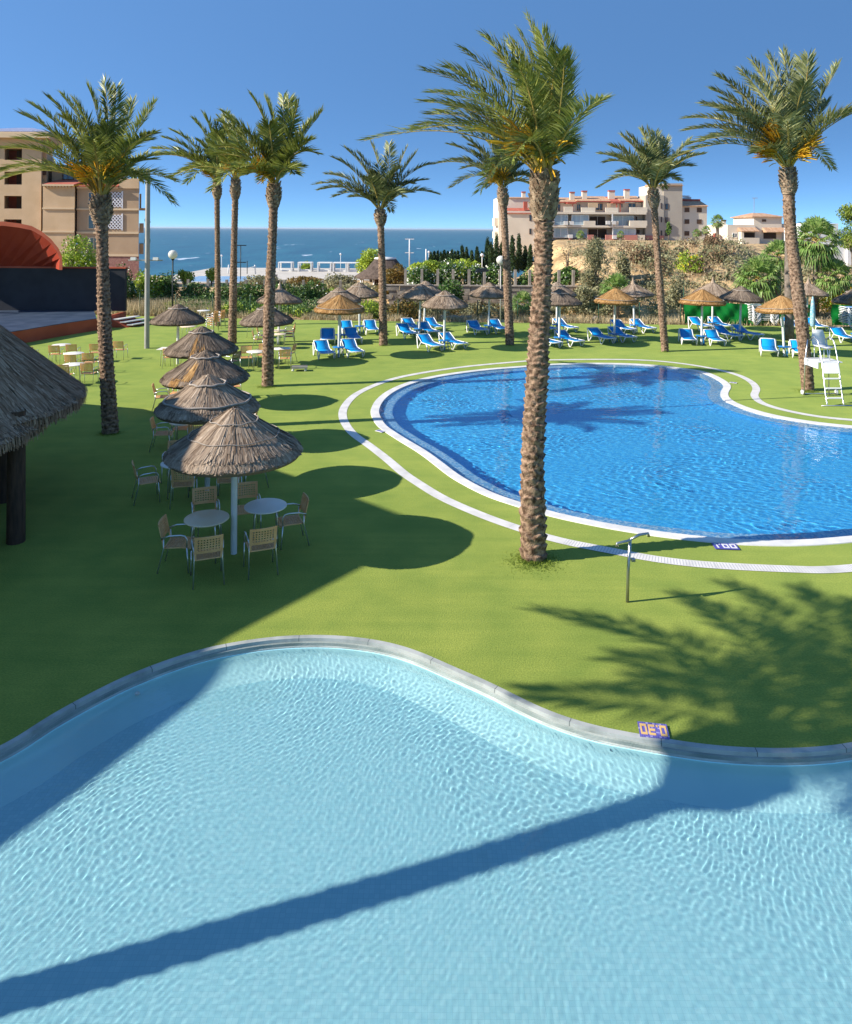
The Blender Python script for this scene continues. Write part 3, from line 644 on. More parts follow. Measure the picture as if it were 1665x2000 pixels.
def date_palm(base_px, path_px, crown_px, tips, label, seed, rx, n_rand=7, L=2.7, frond_m='frond', fruits=(), wind=-.5, lean_d=0, nl=44, lw=.034, ll=.42, D=None, boots=70, bulge_r=1.5, toned=.4):
    g = np.random.RandomState(seed); b = P(*base_px) if D is None else PD(base_px[0], base_px[1], D)
    D0 = b.y; px = D0 / F
    root = empty('date_palm', b, 0, label, 'palm tree', 'date palms on the lawn')
    cw = PD(*crown_px, D0 + lean_d) - b
    pts = [Vector((0, 0, -.1))]
    for i, (x, y) in enumerate(path_px): pts.append(PD(x, y, D0 + lean_d * (i + 1) / (len(path_px) + 1)) - b)
    pts.append(cw); H = cw.z
    rad = [q * px * .86 for q in rx]
    pts2 = [pts[0], pts[0] + Vector((0, 0, .35))] + pts[1:-1]; rad2 = [rad[0] * 1.0, rad[0] * .97] + rad[1:-1]
    bl = max(.55, H * .11)                                           # length of the swollen top
    tdir = (cw - pts[-2]).normalized() if len(pts) > 2 else Vector((0, 0, 1))
    bot = cw - tdir * bl
    pts2 = [p for p in pts2 if p.z < bot.z - .15]; rad2 = rad2[:len(pts2)]
    pts2.append(bot); rad2.append(rad[-1])
    fine = D0 < 24
    trunk_mesh('trunk', pts2, rad2, ([.19, .18, .15, .11, .09, .08][:len(pts2)] if len(pts2) > 4 and D0 < 15 else [.12 if fine else .14] * len(pts2)), 6 if D0 < 15 else 8, [.045 if D0 < 15 else .032] * len(pts2), M['bark'], root, 48 if fine else 26, .018 if fine else .035, seed)
    bp = [bot - tdir * .05, bot + tdir * bl * .25, bot + tdir * bl * .6, cw, cw + tdir * .12]; r0 = rad[-1]
    head = trunk_mesh('leaf_base_head', bp, [r0 * 1.05, r0 * bulge_r * .95, r0 * bulge_r, r0 * 1.15, r0 * .5], [.09] * 5, 11, [.05] * 5, M['bark2'], root, 48 if fine else 26, .02, seed + 3)
    mb = MB()
    for i in range(boots):
        a = i * 2.399; h = (i + .5) / boots; rr = r0 * np.interp(h, [0, .3, .65, 1], [1.05, bulge_r * .97, bulge_r, 1.15])
        c = bot + tdir * (bl * h); o = Vector((math.cos(a), math.sin(a), 0)); tg = Vector((-math.sin(a), math.cos(a), 0))
        wd = .05 + .02 * g.rand(); p0 = c + o * rr * .93; q = p0 + o * (.045 + .05 * g.rand()) + Vector((0, 0, .09 + .09 * g.rand()))
        mb.rv = g.rand()
        mb.hexa([p0 - tg * wd - o * .02, p0 + tg * wd - o * .02, p0 + tg * wd + o * .03, p0 - tg * wd + o * .03, q - tg * wd * .5 - o * .012, q + tg * wd * .5 - o * .012, q + tg * wd * .5 + o * .012, q - tg * wd * .5 + o * .012])
    mb.build('boots', M['bark2'], head)
    acc = ([], [], [], []); cwv = np.array(cw)
    for (x, y) in tips:
        tp = np.array(PD(x, y, D0 + lean_d) - b) - cwv; r = np.linalg.norm(tp)
        dd = (g.rand() * .9 + .1) * math.sqrt(max(.04, (L * 1.02) ** 2 - r * r)) * g.choice([-1, 1]) * .75
        tp[1] += dd; Ln = np.linalg.norm(tp); hz = math.hypot(tp[0], tp[1])
        up = .30 * Ln + .30 * max(0, hz - tp[2]) + .05
        pc = np.array([tp[0] * .38, tp[1] * .45, tp[2] * .5 + up * .62])
        if tp[2] > .8 * Ln: pc = np.array([tp[0] * .3 + .1 * Ln, tp[1] * .4, tp[2] * .58])
        st = np.array([tp[0], tp[1], 0]) / (hz + 1e-6) * .09
        frond(acc, cwv + st, cwv + pc, cwv + tp, g, nl, ll * g.uniform(.9, 1.1), lw, wind * .35, .22, toned + g.uniform(-.15, .2))
    for i in range(n_rand):
        a = i * 2.399 + seed; h = (i + .5) / n_rand; el = R(82 - 75 * h + g.uniform(-6, 6)); Ln = L * g.uniform(.75, 1.0) * (1 - .15 * (h < .2))
        tp = np.array([math.cos(a) * math.cos(el), math.sin(a) * math.cos(el), math.sin(el)]) * Ln
        tp[0] += wind * Ln * (.35 if wind > -.7 else .75) * (.4 + h); tp[2] -= .25 * Ln * h
        pc = np.array([tp[0] * .35, tp[1] * .45, max(tp[2], .1 * Ln) * .55 + Ln * (.18 + .25 * h)])
        st = np.array([math.cos(a), math.sin(a), 0]) * .09
        frond(acc, cwv + st, cwv + pc, cwv + tp, g, nl, ll * g.uniform(.85, 1.05), lw, wind * .35, .25, toned + g.uniform(-.25, .15))
    np_obj('crown', np.concatenate(acc[0]), np.concatenate(acc[1]), [M[frond_m], M['rachis']], root, rnd=np.concatenate(acc[2]), midx=np.concatenate(acc[3]))
    for (x, y, n) in fruits:
        e = PD(x, y, D0 + lean_d - .45 - .5 * g.rand()) - b; mb = MB(); mid = cw.lerp(e, .5) + Vector((0, 0, .25))
        for j in range(int(n * 1.8)):
            mb.rv = g.rand(); q = e + Vector(g.normal(0, .17, 3)) + Vector((0, 0, -.12)); md = cw.lerp(q, .62) + Vector((0, 0, .16))
            mb.tube([md, md.lerp(q, .5) + Vector((0, 0, .03)), q], [.012, .022, .016], 3, False)
        mb.tube([cw, mid.lerp(cw, .4), mid], [.03, .022, .012], 5)
        mb.build('flower_cluster', M['fruit'], root)
    return root

date_palm((1042, 1089), [(1041, 900), (1051, 700), (1061, 520)], (1064, 345),
          [(903, 99), (946, 82), (1031, 34), (1004, 73), (1110, 154), (1143, 219), (1150, 265), (872, 150), (831, 202), (812, 250), (819, 234), (918, 262), (1020, 60), (1045, 90), (970, 110), (1125, 180), (842, 215), (1085, 130), (1000, 160), (1128, 290), (880, 190), (990, 90)],
          'big date palm with wind-swept crown and thick trunk beside the big pool', 11, [29, 25, 22.5, 21, 21], 10, 2.75, 'frond', [(1003, 262, 34), (1075, 300, 12)], -.75, 0, 62, .032, .46, None, 150, 1.32, .38)
date_palm((215, 845), [(205, 650), (200, 480)], (197, 385),
          [(63, 205), (58, 228), (95, 190), (151, 200), (207, 160), (305, 203), (2, 290), (-5, 339), (328, 270), (298, 345), (120, 185), (180, 175), (240, 190), (285, 290), (30, 270), (225, 170), (310, 315)],
          'date palm with orange flower stalks between the chairs and the red stage', 12, [17, 14.5, 13.5, 14.5], 9, 3.1, 'frond', [(155, 325, 26), (222, 318, 24)], -.3, 0, 56, .042, .5, None, 80, 1.5)
date_palm((426, 636), [(425, 500)], (424, 357), [(303, 290), (315, 304), (339, 256), (380, 234), (399, 225), (440, 225), (330, 272), (445, 342), (350, 300), (470, 300), (420, 240)],
          'slender date palm, leftmost of the close trio of palms', 13, [7, 6, 6], 8, 4.0, 'frond', [(395, 318, 40), (405, 335, 30)], -.45, 0, 40, .085, .75, None, 40, 1.7)
date_palm((454, 670), [(457, 500)], (460.6, 352), [(428, 230), (404, 275), (488, 300), (440, 245), (470, 262), (496, 330), (420, 290), (455, 235)],
          'slender date palm, middle one of the close trio of palms', 14, [9.5, 7.5, 7], 7, 3.1, 'frond', [(447, 322, 35), (460, 320, 30)], -.4, 0, 40, .075, .62, None, 40, 1.6)
date_palm((523, 754), [(526, 600), (532, 470)], (536, 360), [(491, 186), (552, 189), (583, 201), (629, 218), (435, 218), (438, 242), (611, 278), (590, 328), (495, 345), (600, 235), (520, 195), (565, 195), (450, 235), (420, 300), (592, 345)],
          'date palm with a swollen head, rightmost of the close trio', 15, [13, 12, 10.5, 10], 7, 3.1, 'frond', [(502, 315, 50), (520, 338, 25)], -.25, 0, 50, .055, .58, None, 70, 1.55)
date_palm((749, 674), [(747, 540)], (743, 410), [(617, 360), (640, 340), (675, 290), (725, 280), (760, 282), (795, 288), (840, 320), (853, 378), (830, 350), (625, 370), (700, 300), (812, 300), (690, 385), (800, 375), (655, 310)],
          'short date palm with an even crown in front of the sea', 16, [9.5, 8, 8], 8, 2.9, 'frond_b', [], -.05, 0, 42, .065, .6, None, 50, 1.65)
date_palm((996, 673), [(990, 520)], (982, 368), [(848, 320), (877, 282), (908, 270), (934, 255), (956, 361), (1042, 342), (1035, 315), (960, 262), (1000, 275), (1025, 295), (890, 310), (925, 300), (1035, 365)],
          'date palm with yellow flower stalks just left of the cream apartment building', 17, [10, 8.5, 8], 8, 3.0, 'frond_b', [(966, 330, 45), (985, 340, 35), (960, 345, 30)], -.4, 0, 42, .065, .6, None, 50, 1.5)
date_palm((1299, 686), [(1288, 540)], (1276, 370), [(1175, 300), (1195, 285), (1215, 265), (1250, 255), (1290, 258), (1310, 270), (1345, 275), (1360, 305), (1362, 322), (1215, 335), (1340, 348), (1230, 262), (1270, 252), (1190, 308)],
          'date palm standing in front of the beige end wall of the apartments', 18, [8.5, 7.5, 7.5], 8, 3.0, 'frond_b', [], -.2, 0, 42, .065, .6, None, 50, 1.6)
date_palm((1578, 762), [(1563, 600), (1545, 450)], (1539, 330), [(1342, 231), (1344, 253), (1335, 286), (1405, 168), (1429, 150), (1464, 124), (1528, 104), (1572, 113), (1638, 126), (1631, 194), (1690, 215), (1618, 229), (1449, 304), (1500, 112), (1550, 125), (1380, 200), (1440, 180), (1365, 215), (1400, 150), (1480, 150)],
          'tall leaning date palm with big yellow flower stalks beside the lifeguard chair', 19, [14, 13.5, 12.5, 13], 10, 4.2, 'frond_b', [(1486, 288, 70), (1508, 240, 50), (1589, 262, 60), (1576, 293, 50)], -.4, 0, 60, .052, .62, None, 80, 1.35)

# ---------------------------------------------------------------- straw parasols
def parasol_proto(kind, R0=1.2, drop=.85, seed=0, n=5200, bands=((.3, 1), (.62, 1)), m='thatch', patch=None, tip=0.0):
    "a straw parasol: canopy of straw strands over a shallow cone, binding ropes, white post; rim at height 0 of its own"
    g = np.random.RandomState(seed)
    root = empty('straw_parasol', (0, 0, 0))
    rim_z = {'near': 1.92, 'far': 2.25}[kind]; top = rim_z + drop
    def surf(rf):                                                   # height over radius fraction, slightly bell-shaped
        return top + .05 - drop * (np.sqrt(np.asarray(rf, float) ** 2 + .012) ** .92 * 1.0) - (0.03 * np.sin(np.asarray(rf) * 3.1))
    mb = MB(); pr = [(max(.01, R0 * i / 16), float(surf(i / 16)) - .05) for i in range(17)]
    prof = pr + [(R0 * .985, rim_z - .13), (R0 * .93, rim_z - .12)] + [(R0 * i / 8 * .93, float(surf(i / 8 * .93)) - .16) for i in range(7, 0, -1)]
    mb.rv = .1; mb.lathe(prof, 40); canopy = mb.build('canopy', M[m], root)
    C = []; dirs = []; L = []; tone = []
    th = g.uniform(0, 2 * math.pi, n); r0 = np.sqrt(g.uniform(0, 1, n)) * .96; ln = g.uniform(.16, .4, n); r1 = np.minimum(r0 + ln, 1.0 + g.uniform(-.015, .045, n))
    lift = g.uniform(0, .035, n) + .012 * np.sin(th * 9 + 3 * np.sin(th * 4))
    def pt(r, th, dz): return np.stack([R0 * r * np.cos(th), R0 * r * np.sin(th), surf(np.minimum(r, 1)) - (np.maximum(r - 1, 0)) * 1.0 + dz], 1)
    a = pt(r0, th, lift * .4 - .02); c = pt(r1, th + g.uniform(-.05, .05, n), lift - .02 - .05 * (r1 > .97))
    wdt = g.uniform(.009, .019, n); tg = np.stack([-np.sin(th), np.cos(th), g.uniform(-.3, .3, n)], 1) * wdt[:, None]
    V = np.stack([a - tg, a + tg, c + tg * .7, c - tg * .7], 1).reshape(-1, 3)
    tone = np.clip(.42 + .2 * np.sin(th * 7 + 2 * np.sin(th * 3)) + g.uniform(-.35, .4, n), 0, 1)
    mi = np.zeros(n)
    mats = [M[m]]
    if patch:
        mats.append(M[patch[0]]); ok = np.zeros(n, bool)
        for (ta, tw, ra, rb) in patch[1]:
            ok |= (np.abs((th - ta + math.pi) % (2 * math.pi) - math.pi) < tw * (1 + .4 * np.sin(r0 * 20))) & (r0 > ra) & (r0 < rb)
        mi[ok] = 1
    np_obj('straw', V, np.arange(4 * n).reshape(n, 4), mats, canopy, rnd=tone, midx=mi)
    for rf, rr in bands:
        mb = MB(); k = 40
        pts = [tuple(pt(np.array([rf + .012 * math.sin(5 * i)]), np.array([2 * math.pi * i / k]), np.array([.03]))[0]) for i in range(k + 1)]
        mb.tube(pts, .017 * rr, 5, False); mb.build('binding', M['rope'], canopy)
    mb = MB()
    if tip: mb.lathe([(.16, top - .12), (.1, top - .02), (.05, top + tip * .5), (.01, top + tip)], 10).build('tuft', M[m], canopy)
    mb = MB().lathe([(.058, 0), (.058, top - .1)], 14); mb.lathe([(.058, top - .1), (.01, top - .09)], 14); post = mb.build('post', M['post'], root)
    MB().lathe([(.09, rim_z - .05), (.1, rim_z + .02), (.06, rim_z + .1)], 14).build('hub', M['wood'], root)
    return root
GP1 = 'straw parasols over the café tables'; GP2 = 'straw parasols over the sun loungers'
orange_strip = ('thatch_orange', [(R(-82), .13, .3, 1), (R(-75), .1, .5, 1)])
def orange_patch(a0, w_): return ('thatch_orange', [(R(a0), R(w_), .25, 1.1)])
near_protos = [
    parasol_proto('near', 1.2, .85, 1, 15000, ((.36, .6), (.68, .5)), 'thatch'),
    parasol_proto('near', 1.13, .8, 2, 9000, ((.35, 1.5), (.85, 1.6)), 'thatch'),
    parasol_proto('near', 1.15, .8, 3, 8000, ((.33, 1.6),), 'thatch_dark', ('thatch_orange', [(R(-100), .16, .3, .8), (R(-118), .12, .7, 1)])),
    parasol_proto('near', 1.18, .85, 4, 7000, ((.33, 1.6),), 'thatch_dark', ('thatch_orange', [(R(-88), .08, .3, 1.1), (R(-72), .1, .55, 1.1)])),
    parasol_proto('near', 1.15, .8, 5, 6000, ((.35, 1.6),), 'thatch_dark'),
]
far_protos = {
    'o': parasol_proto('far', 1.17, .72, 6, 4500, ((.93, 1),), 'thatch_orange'),
    'd': parasol_proto('far', 1.13, .78, 7, 4500, ((.4, 1.3),), 'thatch'),
    'b': parasol_proto('far', 1.15, .78, 8, 4500, ((.4, 1.3),), 'thatch_dark', ('thatch_orange', [(R(-40), .5, .5, 1.1)])),
    't': parasol_proto('far', 1.15, .72, 9, 4500, (), 'thatch', None, .3),
}
used = set()
def put(proto, loc, rz, label, cat, group, tilt=None):
    if id(proto) not in used:
        used.add(id(proto)); o = proto; o.location = loc; o.rotation_euler = (0, 0, rz)
    else: o = copy_tree(proto, None, loc, rz)
    o['label'] = label; o['category'] = cat
    if group: o['group'] = group
    if tilt or cat == 'parasol':
        tilt = tilt or (1.8 * math.sin(loc[0] * 7.3), 1.8 * math.cos(loc[1] * 5.1)); o.rotation_euler = (R(tilt[0]), R(tilt[1]), rz)
    return o
for pi, px, sc, lb in (
        (0, (457, 1081), 1.0, 'large grey straw parasol with two rope bindings, nearest of the café row'),
        (1, (405, 957), 1.0, 'grey straw parasol with thick rims, second nearest of the café row'),
        (2, (402, 872), 1.0, 'dark straw parasol with a broad orange streak, third of the café row'),
        (3, (394.5, 793), 1.0, 'dark straw parasol with short orange streaks, fourth of the café row'),
        (4, (347, 711), 1.0, 'dark flattish straw parasol beside the grey lamp mast')):
    put(near_protos[pi], P(*px), 0, lb, 'parasol', GP1, (.01, 0) if pi == 0 else (.7 * math.sin(pi * 3), .7 * math.cos(pi * 5)))
put(near_protos[4], P(523, 711), 1.3, 'dark straw parasol half hidden behind the rightmost palm of the trio', 'parasol', GP1)
p = put(far_protos['t'], P(544, 672), 2, 'pale pointed straw parasol behind the café tables near the fence', 'parasol', GP1)

# (kind, pole px where it meets the table, descriptor, lounger yaw, tilt)
LOUNGE = [
    ('o', (662, 677), 'leftmost orange parasol', 22, None), ('d', (666, 653), 'dark parasol close behind the leftmost orange one', 12, None), ('d', (703, 636), 'grey parasol left of the short palm', 12, None),
    ('d', (819, 641), 'grey parasol right of the short palm', 26, None), ('d', (829, 631), 'half-hidden parasol behind the grey one right of the short palm', 20, None),
    ('d', (868, 664), 'low grey parasol nearest the big pool', 28, None), ('d', (955, 635), 'grey parasol by the stone wall', 15, None),
    ('b', (1093, 658), 'dark parasol right behind the big palm trunk', 26, None), ('d', (1088, 633), 'parasol mostly hidden by the big palm trunk', 24, None),
    ('o', (1200, 651), 'orange parasol in the middle of the lawn', 17, None), ('t', (1240, 634), 'pointed grey parasol left of the beige-wall palm', 18, None),
    ('o', (1371, 655), 'orange parasol in front of the green cloth', -8, None), ('t', (1392, 629), 'pointed grey parasol against the green cloth', 14, None),
    ('b', (1445, 646), 'dark parasol with a tan patch by the lounger stacks', 18, None), ('o', (1533, 676), 'low orange parasol left of the leaning palm', -20, (0, 3)),
    ('t', (1575, 630), 'large grey parasol behind the leaning palm', 0, None), ('b', (1674, 651), 'dark parasol cut by the right edge', -8, None),
]
def lounger_proto(stacked=False):
    root = empty('sun_lounger', (0, 0, 0)); W = .33
    # local +x runs from the head to the foot
    if stacked: bx, bz = -.95, .36
    else: bx, bz = -.78, .66
    hx, hz = -.22, .34
    def fab(a, b):
        mb = MB(); mb.sm = True; n = 6; vs = []
        for i in range(n + 1):
            t = i / n; x = a[0] + (b[0] - a[0]) * t; z = a[1] + (b[1] - a[1]) * t - .02 * math.sin(math.pi * t)
            vs += [(x, -W + .02, z), (x, 0, z - .012), (x, W - .02, z), (x, W - .02, z - .012), (x, 0, z - .024), (x, -W + .02, z - .012)]
        fs = [(i * 6 + k, i * 6 + (k + 1) % 6, (i + 1) * 6 + (k + 1) % 6, (i + 1) * 6 + k) for i in range(n) for k in range(6)]
        mb.add(vs, fs); return mb
    fab((hx, hz + .015), (.93, .35)).build('seat', M['blue'], root)
    fab((bx, bz), (hx - .01, hz + .02)).build('backrest', M['blue'], root)
    fr = MB()
    for sy in (-1, 1):
        fr.tube([(bx - .03, sy * W, bz), (bx + .08, sy * W, bz - .03), (hx, sy * W, hz), (.85, sy * W, .335), (.97, sy * W * .92, .33)], .024, 6)
    fr.tube([(bx - .03, -W, bz), (bx - .05, -W * .5, bz + .01), (bx - .05, W * .5, bz + .01), (bx - .03, W, bz)], .028, 6)
    fr.tube([(.97, -W * .92, .33), (.99, 0, .33), (.97, W * .92, .33)], .024, 6)
    fr.tube([(hx, -W, hz - .02), (hx, W, hz - .02)], .016, 5)
    fr.build('frame', M['wplastic'], root)
    for sy in (-1, 1):
        y = sy * (W + .035)
        a = (bx + .06, y, bz - .05) if not stacked else (-.8, y, .33)
        MB().tube([a, (-.62, y, .02), (-.52, y, .02), (-.26, y, .33)], [.03, .026, .026, .03], 6).build('leg', M['wplastic'], root)
        MB().tube([(.36, y, .33), (.57, y, .02), (.67, y, .02), (.88, y, .33)], [.03, .026, .026, .03], 6).build('leg', M['wplastic'], root)
    return root
def side_table_proto():
    root = empty('side_table', (0, 0, 0)); mb = MB(); mb.lathe([(.07, .44), (.29, .44), (.3, .455), (.29, .47), (.07, .47)], 20); mb.build('tabletop', M['blue_table'], root)
    for k in range(3):
        a = k * 2.09 + .6; MB().tube([(.2 * math.cos(a), .2 * math.sin(a), .44), (.26 * math.cos(a), .26 * math.sin(a), 0)], .022, 5).build('leg', M['blue_table'], root)
    return root
LP, ST, SP = lounger_proto(), side_table_proto(), lounger_proto(True)
LPb = None
rg = random.Random(4)
for i, (kd, px, ds, yw, tl) in enumerate(LOUNGE):
    b = P(px[0], px[1], .47); b.z = 0
    ds2 = ds
    names = {'o': 'orange straw', 'd': 'grey straw', 'b': 'dark straw', 't': 'pointed straw'}
    put(far_protos[kd], b, i * 1.1, ds.replace('parasol', 'straw parasol') if len(ds.split()) < 9 else ds, 'parasol', GP2, tl)
    put(ST, b, 0, 'blue side table under the ' + ds, 'side table', 'blue side tables under the parasols')
    for sd, wd in ((-1, 'left'), (1, 'right')):
        y = R(yw + rg.uniform(-5, 5)); rv = Vector((math.cos(y), math.sin(y), 0)); away = Vector((-math.sin(y), math.cos(y), 0))
        c = b + rv * (.68 * sd) + away * (.22 + rg.uniform(-.12, .12))
        c.z = 0
        put(LP, c, y - math.pi / 2, 'blue lounger %s of the %s' % (wd, ds), 'sun lounger', 'sun loungers on the lawn')
ordn = ['bottom', 'second', 'third', 'fourth', 'fifth', 'sixth', 'seventh', 'eighth', 'ninth', 'topmost']
for sx, px, nm in ((1, (1490, 634), 'left stack beside the green cloth'), (2, (1676, 640), 'stack at the right edge')):
    b = P(*px); b.z = 0
    for k_ in range(10):
        wd = ordn[k_] if k_ in (0, 9) else ordn[k_] + ' from the bottom'
        put(SP, b + Vector((rg.uniform(-.02, .02), rg.uniform(-.02, .02), .105 * k_)), rg.uniform(-.02, .02), 'stacked blue lounger, %s of the %s' % (wd, nm), 'sun lounger', 'stacked sun loungers')
# furled parasol
b = P(1588, 652); r = empty('furled_parasol', (b.x, b.y, 0), 0, 'closed light blue and white parasol beside the lifeguard chair', 'parasol')
MB().lathe([(.03, 0), (.03, 2.0)], 8).build('post', M['post'], r)
MB().lathe([(.11, .45), (.15, .6), (.14, 1.2), (.1, 1.8), (.04, 2.15), (.01, 2.2)], 14).build('canopy', M['closed'], r)

# ---------------------------------------------------------------- tables and chairs
def table_proto(top='table_w', R0=.4, square=False):
    root = empty('cafe_table', (0, 0, 0)); mb = MB()
    if square: mb.box(-.36, -.36, .705, .36, .36, .73); t = mb.build('tabletop', M[top], root, .01)
    else: t = mb.lathe([(.001, .705), (R0 - .01, .705), (R0, .712), (R0, .724), (R0 - .01, .731), (.001, .732)], 40).build('tabletop', M[top], root)
    for k in range(4):
        a = math.pi / 4 + k * math.pi / 2; c, s_ = math.cos(a), math.sin(a)
        MB().tube([(.05 * c, .05 * s_, .69), (.2 * c, .2 * s_, .695), (.27 * c, .27 * s_, .66), (.29 * c, .29 * s_, .55), (.31 * c, .31 * s_, 0)], .014, 6).build('leg', M['alu'], root)
    return root
def lattice(mb, w_, d_, nx, ny, t, fx, bw=.016, frame=.028):
    "woven panel in local u,v, mapped by fx(u, v) -> point"
    def strip(u0, v0, u1, v1, wd, horiz, seg):
        for i in range(seg):
            a, b = i / seg, (i + 1) / seg
            ua, va, ub, vb = u0 + (u1 - u0) * a, v0 + (v1 - v0) * a, u0 + (u1 - u0) * b, v0 + (v1 - v0) * b
            if horiz: q = [(ua, va - wd / 2), (ub, vb - wd / 2), (ub, vb + wd / 2), (ua, va + wd / 2)]
            else: q = [(ua - wd / 2, va), (ua + wd / 2, va), (ub + wd / 2, vb), (ub - wd / 2, vb)]
            mb.hexa([fx(*p_, -t / 2) for p_ in q] + [fx(*p_, t / 2) for p_ in q])
    for i in range(nx):
        u = -w_ / 2 + w_ * (i + .5) / nx; strip(u, -d_ / 2, u, d_ / 2, bw, False, 3)
    for j in range(ny):
        v = -d_ / 2 + d_ * (j + .5) / ny; strip(-w_ / 2, v, w_ / 2, v, bw, True, 4)
    for s_ in (-1, 1):
        strip(s_ * w_ / 2, -d_ / 2, s_ * w_ / 2, d_ / 2, frame, False, 3); strip(-w_ / 2 - frame / 2, s_ * d_ / 2, w_ / 2 + frame / 2, s_ * d_ / 2, frame, True, 4)
def chair_proto(m='cane'):
    "front of the chair is +y"
    root = empty('armchair', (0, 0, 0))
    seat = MB(); lattice(seat, .42, .42, 9, 9, .018, lambda u, v, h: (u, v + .03, .43 + .012 * v - .05 * ((v / .21) ** 2 if v > .1 else 0) * .3 + h), .022, .032); seat.build('seat', M[m], root)
    back = MB(); lattice(back, .43, .27, 9, 6, .016, lambda u, v, h: (u, -.235 - (v + .135) * .22 + 1.0 * u * u * .5 - .02 + h, .70 + v * .97), .02, .038)
    for s_ in (-1, 1): back.bar((s_ * .21, -.2, .44), (s_ * .215, -.225, .58), .035, .02, (0, 1, 0))
    back.build('backrest', M[m], root)
    for s_ in (-1, 1):
        x = s_ * .25
        MB().tube([(s_ * .235, -.24, .60), (x, -.1, .645), (x, .1, .655), (x, .17, .64), (x, .205, .58), (x, .2, .44)], .013, 6).build('armrest', M['alu'], root)
        MB().tube([(x, .2, .44), (x * 1.02, .235, 0)], .0125, 6).build('leg', M['alu'], root)
        MB().tube([(s_ * .225, -.2, .58), (s_ * .23, -.2, .42), (s_ * .25, -.3, 0)], .0125, 6).build('leg', M['alu'], root)
    return root
TW, TT, TSq, CH, CHd = table_proto('table_w'), table_proto('table_t'), table_proto('table_w', square=True), chair_proto(), chair_proto('cane_dark')
GT, GC = 'café tables on the turf', 'woven armchairs around the café tables'
def table(pr, px, lb):
    p = P(px[0], px[1], .73); p.z = 0; put(pr, p, rg.uniform(0, 1) if pr is not TSq else 0, lb, 'table', GT); return p
def chair(px, yaw, lb, pr=None, z=0, top=False):
    if top:
        p = P(px[0], px[1], .83); y = R(yaw); p = p + Vector((-math.sin(y), math.cos(y), 0)) * .27; p.z = 0
    else: p = P(*px)
    p.z = z
    put(pr or CH, p, R(yaw), lb, 'chair', GC)
table(TT, (404, 1011), 'round beige table under the nearest large parasol')
table(TW, (519, 987), 'round white table right of the nearest parasol post')
table(TW, (350, 903), 'round white table left of the second parasol, partly under thatch')
table(TW, (447, 897), 'round white table hidden under the nearest parasol thatch')
table(TT, (361, 823), 'round beige table left of the second parasol post')
table(TT, (430, 812), 'round beige table behind the nearest parasol top')
table(TT, (362, 752), 'round beige table left of the third parasol')
table(TT, (432, 752), 'round beige table hidden by the third parasol')
table(TSq, (327, 680), 'square white table beside the grey lamp mast')
table(TW, (368, 684), 'round white table right of the square white one')
table(TW, (120, 673), 'farthest white table of the group left of the orange-flowered palm')
table(TW, (144, 689.5), 'middle white table of the group left of the orange-flowered palm')
table(TW, (144, 711), 'nearest white table of the group left of the orange-flowered palm')
table(TW, (494, 633.5), 'round white table under the thatch left of the swollen-headed palm')
table(TT, (545, 645), 'beige table behind the far parasol post, the farther one')
table(TT, (543, 652), 'beige table behind the far parasol post, the nearer one')
table(TW, (500, 686), 'white table just left of the swollen-headed palm trunk')
table(TW, (551, 680), 'white table just right of the swollen-headed palm trunk')
table(TW, (398, 606), 'farthest beige-white table by the fence, behind the chair stack')
table(TW, (377, 628), 'white table in the shade left of the far chair stack')
table(TT, (367, 637), 'small beige table in the shade behind the fourth parasol')
chair((405, 1131), 21, 'tan armchair seen from behind, in front of the beige nearest table')
chair((509, 1113), 22, 'tan armchair seen from behind, in front of the white nearest table')
chair((349, 1107), -86, 'tan armchair facing right, left of the beige nearest table')
chair((568, 1060), 112, 'tan armchair facing left, right of the white nearest table')
chair((401, 1047), 200, 'tan armchair facing the camera behind the beige nearest table')
chair((482, 1035), 198, 'tan armchair facing the camera behind the white nearest table')
chair((288, 976), -64, 'lone armchair facing right at the far left of the second table')
chair((359, 983), 12, 'armchair seen from behind at the white table under the thatch edge')
chair((342, 937), 186, 'armchair facing the camera behind the thatch-edge table')
chair((447, 975), 8, 'armchair whose seat shows under the near parasol thatch')
chair((498, 947), 105, 'armchair whose legs show right of the nearest parasol post')
chair((318, 877), -80, 'armchair facing right beside the beige table of the second parasol')
chair((386, 883), 15, 'armchair seen from behind touching the nearest parasol thatch')
chair((357, 864), 182, 'armchair behind the beige table of the second parasol')
chair((424, 797), 190, 'armchair back showing just above the nearest parasol', top=True)
chair((503, 794), 100, 'armchair back peeping out right of the second parasol', top=True)
chair((317, 800), -75, 'sunlit armchair facing right, left of the second parasol top')
chair((352, 741), 182, 'armchair back visible between the second and third parasols', top=True)
chair((472, 730), 115, 'sunlit armchair back right of the third parasol', top=True)
chair((332, 717), 5, 'armchair seen from behind at the square white table')
chair((381, 719), 5, 'armchair half hidden by the fourth parasol')
for (x, y, lb) in ((105.5, 675, 'left armchair of the far table left of the orange-flowered palm'), (139, 673, 'right armchair of the far table left of the orange-flowered palm'),
                   (137, 693, 'left armchair of the middle table left of the orange-flowered palm'), (171.5, 690, 'right armchair of the middle table left of the orange-flowered palm'),
                   (122, 713, 'left armchair of the near table left of the orange-flowered palm'), (169, 710, 'right armchair of the near table left of the orange-flowered palm'),
                   (185, 672, 'armchair touching the left side of the orange-flowered palm trunk'), (231, 667, 'armchair touching the right side of the orange-flowered palm trunk'),
                   (54, 678, 'armchair peeping over the big thatched roof')):
    chair((x, y), rg.uniform(-4, 8), lb, top=True)
chair((505, 679), -80, 'armchair facing right between two far palms, nearer one')
chair((513, 671), -80, 'armchair facing right between two far palms, farther one')
for k_, wd in enumerate(('bottom', 'middle', 'top')): chair((565, 673), 100, 'armchair facing left, %s of the stack by the far parasol post' % wd, z=.13 * k_)
